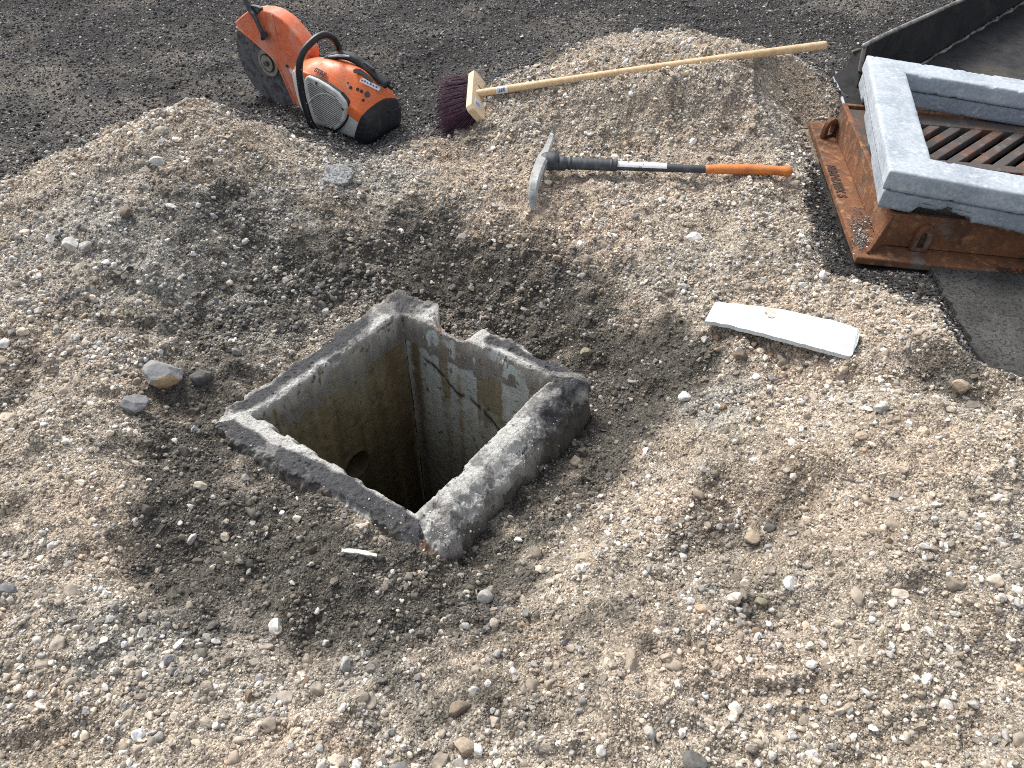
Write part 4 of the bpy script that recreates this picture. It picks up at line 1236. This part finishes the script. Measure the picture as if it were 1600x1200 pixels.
SM = {'grey': stone_mat('grey_stone', (.20, .205, .21), (.12, .12, .12)), 'dark': stone_mat('dark_stone', (.12, .118, .108), (.06, .06, .055)), 'white': stone_mat('white_stone', (.62, .61, .57), (.42, .41, .38)),
      'pale': stone_mat('pale_grey_stone', (.40, .395, .375), (.25, .245, .23)), 'tan': stone_mat('tan_stone', (.36, .29, .215), (.25, .205, .15)), 'brown': stone_mat('brown_stone', (.23, .18, .135), (.14, .115, .09)),
      'two': stone_mat('ochre_and_grey_stone', (.24, .245, .25), (.36, .25, .14), (.5, .56), 9), 'green': stone_mat('olive_stone', (.27, .24, .16), (.18, .16, .11)), 'chunk': stone_mat('speckled_chunk', (.36, .37, .37), (.13, .13, .13), (.45, .55), 190)}
ST = [  # px, py, width px, height/width, material, label, category
 (257, 581, 64, .62, 'two', 'large grey stone with an ochre top corner, left of the shaft, the largest loose stone', 1),
 (212, 633, 46, .75, 'grey', 'dark grey angular stone just below the large ochre topped stone', 2),
 (314, 586, 34, .8, 'dark', 'nearly black dirty stone to the right of the large ochre topped stone', 3),
 (246, 252, 21, .75, 'white', 'white stone high on the left gravel heap, under the crest', 4),
 (112, 380, 24, .8, 'white', 'white stone on the left side of the left heap, touching a pale grey one', 5),
 (136, 384, 19, .75, 'pale', 'pale grey stone right beside the white one on the left heap', 6),
 (197, 332, 24, .7, 'brown', 'rounded brown stone in the middle of the left heap', 7),
 (168, 211, 20, .8, 'tan', 'tan knobbly stone on the crest of the left heap against the dark grit', 8),
 (758, 930, 25, .85, 'pale', 'pale grey rounded stone at the edge of the dark soil below the shaft', 9),
 (539, 1036, 26, .85, 'pale', 'grey stone above a curved whitish pebble near the bottom edge', 10),
 (718, 1100, 34, .7, 'brown', 'brown flat stone among the dark gravel near the bottom middle', 11),
 (728, 1165, 38, .65, 'tan', 'rough tan stone close to the bottom edge, left of the centre', 12),
 (1156, 552, 24, .95, 'brown', 'reddish brown stone below the left end of the foam board', 13),
 (1148, 1102, 24, .7, 'white', 'chalky white stone low on the right slope between two ochre ones', 14),
 (1376, 636, 23, .7, 'pale', 'pale stone on the right slope between the two ridges below the foam board', 15),
 (1500, 602, 26, .75, 'tan', 'knobbly tan stone in the hollow below the asphalt edge', 16),
 (1070, 620, 22, .5, 'white', 'flat white stone to the right of the shaft, on the lip of the dark pit', 17),
 (1175, 838, 26, .6, 'tan', 'tan stone half sunk in the brown patch on the right slope', 18),
 (1086, 1188, 42, .55, 'dark', 'broad dark grey stone cut by the bottom edge, right of the centre', 19),
 (1084, 371, 25, .7, 'white', 'white stone below the orange grip of the pickaxe', 20),
 (1234, 911, 24, .5, 'white', 'elongated white stone next to two black crumbs on the right slope', 21),
 (265, 1030, 24, .9, 'grey', 'round mid grey stone in the lower left gravel', 22),
 (431, 976, 24, .75, 'white', 'white stone on the dark soil below and left of the shaft', 23),
 (10, 920, 34, .6, 'grey', 'flat grey stone cut by the left edge of the picture', 24),
 (915, 548, 20, .85, 'green', 'olive round stone in the dark pit behind the right rim corner', 25),
 (1190, 938, 22, .7, 'green', 'olive stone in the damp patch of the lower right slope', 26),
 (870, 402, 14, .8, 'tan', 'small pale tan stone on the slope behind the shaft notch', 27),
 (1325, 1105, 18, .7, 'tan', 'small ochre stone beside the chalky white one in the lower right', 28),
]
for px, py, wpx, asp_, mt, lab, sd in ST:
    g = gz(px, py + wpx * asp_ * .25, 0)
    dist = (g - [0, 0, CAMH]) @ _fw
    r = wpx / FPX * dist / 2
    V, Fc = rock(4, 900 + sd, [7, 9, 11][sd % 3], .10)
    V = V * np.array([1, .85, max(.6, asp_)]) * r * 1.10
    an = (sd * 1.7) % 6.28 if sd > 2 else (.25, .5)[sd - 1]
    Rz = np.array([[math.cos(an), -math.sin(an), 0], [math.sin(an), math.cos(an), 0], [0, 0, 1]])
    if wpx > 30 and sd > 2: Rz = np.eye(3)
    V = V @ Rz.T
    o = mesh_obj('stone', V + g + [0, 0, r * .34], Fc, SM[mt], loc=tuple(g)); tag(o, lab, 'stone')
    if mt in ('pale', 'green', 'white', 'brown'): o.data.shade_smooth(); o.data.set_sharp_from_angle(angle=math.radians(30))
# crusty lump of old asphalt between the heaps
g = gz(530, 282, .0); V, Fc = rock(4, 977, 8, .25); V = V * np.array([.062, .055, .034]); V += (fbm(V, 120, 3, 5) * .004)[:, None] * V / np.linalg.norm(V, axis=1)[:, None]
o = mesh_obj('asphalt_lump', V + g + [0, 0, .012], Fc, SM['chunk'], loc=tuple(g)); tag(o, 'crusty speckled lump of broken asphalt in the saddle between the two heaps', 'asphalt lump')

# ------------------------------------------------------------------ cut-off saw
yaw = math.radians(147); sf = np.array([math.cos(yaw), math.sin(yaw), 0]); sl_ = np.array([-math.sin(yaw), math.cos(yaw), 0]); SO = np.array([-.96, 3.10, 0.0]); UZ = np.array([0, 0, 1.0])
def sp_(X, Y, Z_): return SO + sf * X + sl_ * Y + UZ * Z_
def s1(a, b, Y): return on_plane(340 + a / 5, b / 5, SO + sl_ * Y, sl_)
def s2(a, b, Y): return on_plane(440 + a / 8, 100 + b / 8, SO + sl_ * Y, sl_)


saw = thing('cut_off_saw', tuple(SO + sf * -.3), 'orange and white petrol cut-off saw with a large disc, standing on the dark grit', 'power saw')
# blade
bc = s1(405, 495, .0); bc[2] += .004
def disc(name, r, t, y, mat, parent, k=72, teeth=0, ctr=None):
    c = (ctr if ctr is not None else bc) + sl_ * y
    V = []; Fc = []
    for q in (-t / 2, t / 2):
        for i in range(k):
            w = 2 * math.pi * i / k; rr = r - (teeth and (i % 9 == 0)) * .007
            V.append(c + sl_ * q + (sf * math.cos(w) + UZ * math.sin(w)) * rr)
    Fc = [tuple(range(k))[::-1], tuple(range(k, 2 * k))] + [(i, (i + 1) % k, k + (i + 1) % k, k + i) for i in range(k)]
    return mesh_obj(name, V, Fc, mat, parent)


bl_ = disc('blade', .162, .0030, 0, M['blade'], saw, 144)
disc('cutting_rim', .173, .0036, 0, M['rim_steel'], bl_, 180, teeth=1)
fl1 = disc('flange', .052, .006, .005, M['hub'], saw); disc('flange_ring', .036, .005, .0095, M['slot'], fl1); disc('flange_cap', .031, .005, .011, M['hub'], fl1); disc('bolt', .012, .012, .016, M['rim_steel'], fl1, 6)
# guard
go_ = [(130, 175), (178, 128), (235, 85), (290, 76), (345, 80), (392, 90), (430, 105), (510, 160), (555, 208), (590, 250), (630, 300), (665, 345), (700, 400), (700, 500), (690, 620), (690, 720), (665, 820), (640, 832), (610, 825), (585, 775), (560, 720), (535, 665), (510, 610), (492, 560), (470, 520), (435, 468), (400, 430), (360, 392), (320, 360), (280, 325), (240, 290), (195, 250), (150, 215)]
gy = .036
poly = [s1(a, b, gy) for a, b in go_]
mb = MB(); mb.prism(poly, -sl_ * .066); gd = mb.build('guard', M['orange_dusty'], saw, bevel=.006, seg=3)
mb = MB(); mb.tube(spline([s1(a, b, gy + .001) for a, b in ((425, 112), (440, 180), (452, 250), (470, 320), (510, 385), (560, 425), (630, 470))], 40), .0028, 8); mb.build('guard_rib', M['orange_dusty'], gd, smooth=True)
mb = MB(); mb.tube(spline([s1(a, b, gy + .0005) for a, b in ((150, 212), (240, 284), (320, 352), (400, 422), (440, 466), (476, 520), (515, 606), (560, 712), (608, 815))], 50), .0042, 8)
mb.build('guard_lip', M['orange_dusty'], gd, smooth=True)
for a, b in ((545, 515), (600, 560)):
    mb = MB(); c = s1(a, b, gy); mb.tube([c, c + sl_ * .004], .006, 10); mb.build('bolt', M['ink'], gd)
mb = MB(); c = s1(580, 555, gy); mb.tube([c, c + sl_ * .002], .011, 14); mb.build('washer', M['paper'], gd)
# water / guard lever
lv = [s1(368, 298, gy + .012), s1(330, 215, gy + .016), s1(290, 130, gy + .018), s1(262, 92, gy + .014), s1(240, 50, gy + .012), s1(205, -25, gy + .01)]
mb = MB(); mb.tube(spline(lv, 24), [.0085] * 10 + [.0095] * 14, 10); lo = mb.build('adjusting_lever', M['pick_dark'], saw, smooth=True)
mb = MB(); mb.tube([s1(362, 272, gy + .004), s1(362, 272, gy + .026)], .013, 12); mb.tube([s1(352, 300, gy + .004), s1(352, 300, gy + .020)], .008, 10); mb.build('lever_knob', M['black'], lo, smooth=False)
mb = MB(); mb.prism([s1(a, b, gy + .004) for a, b in ((250, 40), (300, 48), (335, 66), (328, 90), (305, 112), (282, 118), (262, 80))], sl_ * .016 * -1 - UZ * 0); mb.build('guard_handle', M['pick_dark'], lo, bevel=.003)

# body: smooth skin through cross-sections, cut into cover, crankcase and rear housing
SEC = [  # X, Yscale, z bottom, z crease, z top
 (-.185, .45, .085, .165, .190), (-.20, .62, .060, .178, .205), (-.235, .80, .035, .197, .228), (-.31, 1.0, .020, .216, .250), (-.37, 1.0, .016, .208, .256),
 (-.43, 1.0, .013, .192, .255), (-.48, 1.0, .010, .168, .250), (-.512, 1.0, .008, .152, .241), (-.536, 1.0, .005, .142, .228), (-.557, .98, .004, .132, .208), (-.573, .93, .008, .118, .182), (-.585, .84, .020, .105, .150), (-.594, .6, .040, .095, .118), (-.597, .2, .065, .085, .095), (-.598, .004, .08, .081, .082)]
def section(X, ys, zb, zc, zt):
    m_ = (zb + zc) / 2
    return [(X, 0, zb), (X, .085 * ys, zb), (X, .108 * ys, zb + .012), (X, .116 * ys, m_), (X, .117 * ys, zc - .012), (X, .108 * ys, zc + .004), (X, .070 * ys, lerp(zc, zt, .62)), (X, .030 * ys, zt - .010), (X, -.02 * ys, zt - .026), (X, -.055 * ys, zt - .040), (X, -.082 * ys, lerp(zc, zt, .15) - .02), (X, -.096 * ys, m_ + .02), (X, -.090 * ys, zb + .02), (X, -.065 * ys, zb)]
rings = np.array([section(*s_) for s_ in SEC])
NU, NVv = 240, 260
xs_ = np.array([spline(rings[:, j], NU) for j in range(rings.shape[1])]).transpose(1, 0, 2)
G = []
for i in range(NU):
    r_ = xs_[i]; m_ = len(r_)
    ext = np.r_[r_[-2:], r_, r_[:3]]
    q = spline(ext, (len(ext) - 1) * 24 + 1)[2 * 24:2 * 24 + m_ * 24]
    idx = np.linspace(0, len(q), NVv, endpoint=False).astype(int); G.append(q[idx])
G = np.array(G)
def classify(p):
    X, Y, Zz = p
    if Zz < .022 + (-.518 - X) * 1.75 - .02 * max(0, -Y) / .12 and X < -.50: return 2
    near = Y > .02
    zlow = .205 + (X + .30) * .58
    if X < -.50: zlow = .113 + (X + .50) * .42
    if Zz < min(zlow, .20): return 1
    return 0
parts = {0: MB(), 1: MB(), 2: MB()}
faces = {0: [], 1: [], 2: []}
for i in range(NU - 1):
    for j in range(NVv):
        q = (i, j), (i, (j + 1) % NVv), (i + 1, (j + 1) % NVv), (i + 1, j)
        cen_ = np.mean([G[a][b] for a, b in q], 0)
        faces[classify(cen_)].append(q)
cgr = G.mean((0, 1))
for k_, (nm, mt, off) in {0: ('top_cover', 'orange', .0022), 1: ('crankcase', 'white', 0), 2: ('rear_housing', 'black', .0045)}.items():
    idm = {}; V = []; Fc = []
    for q in faces[k_]:
        f = []
        for a in q:
            if a not in idm:
                idm[a] = len(V); p = G[a[0]][a[1]]
                d = np.array([0, p[1], (p[2] - .12)]); d /= np.linalg.norm(d) + 1e-9
                p = p + d * off
                if k_ == 2: p = p + d * .0005 * math.sin(p[2] * 300)
                V.append(sp_(*p))
            f.append(idm[a])
        Fc.append(tuple(f))
    o = mesh_obj(nm, V, Fc, M[mt], saw, smooth=True)
    sm = o.modifiers.new('thick', 'SOLIDIFY'); sm.thickness = .004; sm.offset = 0
    if k_ == 0: cover = o
    if k_ == 2: rear = o
# starter cover with its grille
gp = [(285, 190), (300, 165), (320, 150), (440, 200), (560, 270), (700, 370), (790, 480), (802, 530), (805, 590), (795, 650), (780, 700), (735, 765), (690, 810), (650, 835), (560, 790), (480, 720), (400, 650), (370, 600), (350, 500), (330, 400), (295, 270)]
poly = [s2(a, b, .133) for a, b in gp]
mb = MB(); mb.prism(poly, -sl_ * .03); scv = mb.build('starter_cover', M['white'], saw, bevel=.006, seg=3)
mb = MB(); cp = np.mean(poly, 0); mb.prism([cp + (p - cp) * 1.05 - sl_ * .012 - UZ * .003 for p in poly], -sl_ * .012); mb.build('gasket', M['black'], scv)
poly2 = [np.array([a, b], float) for a, b in gp]; c2_ = np.mean(poly2, 0)
inner = [c2_ + (p - c2_) * .84 + np.array([0, 22]) for p in poly2]
def clip_line(p, d, pg):
    ts = []
    for i in range(len(pg)):
        a, b = pg[i], pg[(i + 1) % len(pg)]; e = b - a; den = d[0] * e[1] - d[1] * e[0]
        if abs(den) < 1e-9: continue
        w = a - p; t = (w[0] * e[1] - w[1] * e[0]) / den; s_ = (w[0] * d[1] - w[1] * d[0]) / den
        if 0 <= s_ <= 1: ts.append(t)
    return (min(ts), max(ts)) if len(ts) > 1 else None
mb = MB(); dd = np.array([1, .62]); dd /= np.linalg.norm(dd); nn_ = np.array([-dd[1], dd[0]])
for i in range(-12, 15):
    p = c2_ + nn_ * i * 21; r_ = clip_line(p, dd, inner)
    if not r_ or r_[1] - r_[0] < 30: continue
    cen2 = c2_ + [10, 60]
    p0, p1 = p + dd * r_[0], p + dd * r_[1]
    mb.prism([s2(*(p0 - nn_ * 4), .1332), s2(*(p1 - nn_ * 4), .1332), s2(*(p1 + nn_ * 4), .1332), s2(*(p0 + nn_ * 4), .1332)], sl_ * .0006)
mb.build('grille_slot_shade', layered('dark_grille', [(.10, .095, .085)], [], .9, 0, 0), scv)  # dark strips laid on the cover in place of shade in open slots
mb = MB(); rp = [s2(c2_[0] - 20 + math.cos(w) * 205, c2_[1] + 80 + math.sin(w) * 215, .134) for w in np.linspace(math.pi * .95, math.pi * 1.75, 30)]
mb.tube(rp, .0022, 6); mb.build('grille_ring', M['white'], scv, smooth=True)
for a, b in ((437, 238), (766, 564), (640, 806)):
    mb = MB(); c = s2(a, b, .133); mb.tube([c, c + sl_ * .0025], .0048, 8); mb.build('screw', M['ink'], scv)
def top_pt(a, b, Y0=.06):
    """where the pixel ray meets the upper skin of the saw body"""
    best = None
    d = ray(440 + a / 8, 100 + b / 8); c = np.array([0, 0, CAMH])
    for i in range(0, NU - 1, 3):
        for j in range(0, NVv, 3):
            p = sp_(*G[i][j]); w = p - c; t = w @ d / (d @ d); e = np.linalg.norm(w - d * t)
            if best is None or e + .3 * t / 10 < best[0]:
                if G[i][j][2] > .12 and G[i][j][1] > -.06: best = (e + .3 * t / 10, c + d * t, p, i, j)
    p = best[2]; i, j = best[3], best[4]
    a_ = sp_(*G[min(i + 4, NU - 1)][j]) - sp_(*G[i - 4][j]); b_ = sp_(*G[i][(j + 4) % NVv]) - sp_(*G[i][j - 4]); n_ = np.cross(a_, b_); n_ /= np.linalg.norm(n_)
    if n_ @ d > 0: n_ = -n_
    q = c + d * (((p - c) @ n_) / (d @ n_))
    return q, n_
# lettering on the cover, sticker and plug
_q, _n = top_pt(505, 128)
_r = on_plane(440 + 560 / 8, 100 + 184 / 8, _q, _n) - on_plane(440 + 420 / 8, 100 + 108 / 8, _q, _n)
text_part('STIHL', 'lettering', M['ink'], cover, _q + _n * .010, _r, np.cross(_n, _r), .022, .0012, spacing=1.05)
q, n_ = top_pt(1105, 250)
qd = [on_plane(440 + a / 8, 100 + b / 8, q + n_ * .0055, n_) for a, b in ((1010, 170), (1245, 290), (1215, 335), (970, 215))]
mb = MB(); mb.prism(qd, -n_ * .002); stk = mb.build('sticker', M['paper'], cover)
ctr_ = np.mean(qd, 0)
mb = MB()
for i in range(5):
    u0 = .16 + i * .15; f0 = lambda u, v: lerp(lerp(qd[0], qd[1], u), lerp(qd[3], qd[2], u), v)
    mb.prism([f0(u0, .3), f0(u0 + .09, .3 + .2 * (i % 2)), f0(u0 + .09, .7), f0(u0, .62)], n_ * .0008)
mb.build('printed_words', M['blue_ink'], stk)
mb = MB(); f0 = lambda u, v: lerp(lerp(qd[0], qd[1], u), lerp(qd[3], qd[2], u), v); mb.prism([f0(.04, .4), f0(.12, .4), f0(.12, .7), f0(.04, .7)], n_ * .0008); mb.build('printed_mark', layered('red_ink', [(.4, .03, .03)], [], .6, 0, 0), stk)
for a, b, r_ in ((870, 300, .006), (1068, 385, .0105), (1020, 455, .005), (835, 243, .003), (955, 320, .006), (1000, 345, .006)):
    q, n_ = top_pt(a, b); mb = MB(); mb.tube([q + n_ * .002, q + n_ * .0055], r_, 14); mb.build('plug' if r_ > .01 else 'screw', M['slot'] if r_ < .01 else M['pick_dark'], cover)
# rear handle over a dark sheet that stands for its shaded opening
hy = -.035
hpts = [s1(835, 458, .03), s1(880, 446, .02), s1(940, 432, .01), s1(1010, 436, .0), s1(1080, 466, -.005), s1(1140, 506, -.01), s1(1200, 556, -.01), s1(1265, 612, -.01), s1(1325, 664, -.01)]
mb = MB(); mb.tube(spline(hpts, 40), [.008 + .010 * math.sin(min(1, t * 3) * math.pi / 2) for t in np.linspace(0, .97, 40)], 14, flat=.85); rh = mb.build('rear_handle', M['black'], saw, smooth=True)
mb = MB(); mb.tube(spline([s1(860, 440, .022), s1(950, 432, .018), s1(1040, 440, .006)], 12), [.006, .010, .011, .011, .011, .011, .011, .010, .010, .008, .007, .004], 10, flat=.5); mb.build('grip_scuff', M['ring'], rh, smooth=True)
mb = MB(); mb.prism([s1(a, b, -.008) for a, b in ((1130, 490), (1160, 488), (1235, 540), (1225, 560), (1190, 548))], UZ * .004 + sl_ * .008); mb.build('throttle_lock', M['pick_dark'], rh, bevel=.002)
q, n_ = top_pt(1050, 150)
mb = MB(); sl2 = [(895, 75), (925, 55), (985, 62), (1040, 100), (1100, 150), (1150, 205), (1130, 225), (1060, 180), (1010, 140), (960, 110), (905, 105)]
mb.prism([on_plane(440 + a / 8, 100 + b / 8, q + n_ * .005, n_) for a, b in sl2], -n_ * .003); mb.build('handle_opening_shade', M['slot'], cover)  # dark sheet on the cover, painted shade instead of a real hole
mb = MB(); q, n_ = top_pt(1360, 300); mb.tube([s1(1340, 672, -.03), s1(1365, 690, -.03)], .008, 10); mb.build('trigger_stub', M['black'], saw)
# front handle: a tube bent round the body
hb = [(-.375, .02, .262), (-.360, -.035, .285), (-.352, -.035, .335), (-.350, .00, .362), (-.352, .05, .360), (-.350, .10, .338)]
bar_px = [(950, 405, -.02), (935, 350, -.005), (900, 298, .02), (845, 272, .05), (780, 292, .085), (715, 348, .12), (670, 405, .145), (645, 470, .158), (638, 550, .163), (648, 660, .163), (668, 770, .163), (700, 880, .163), (728, 960, .160), (768, 1012, .150), (820, 1030, .135), (880, 1020, .115)]
mb = MB(); mb.tube(spline([s1(a, b, Y) for a, b, Y in bar_px], 110), .0125, 14, up=(0.2, .9, .1)); mb.build('front_handle', M['bar'], saw, smooth=True)
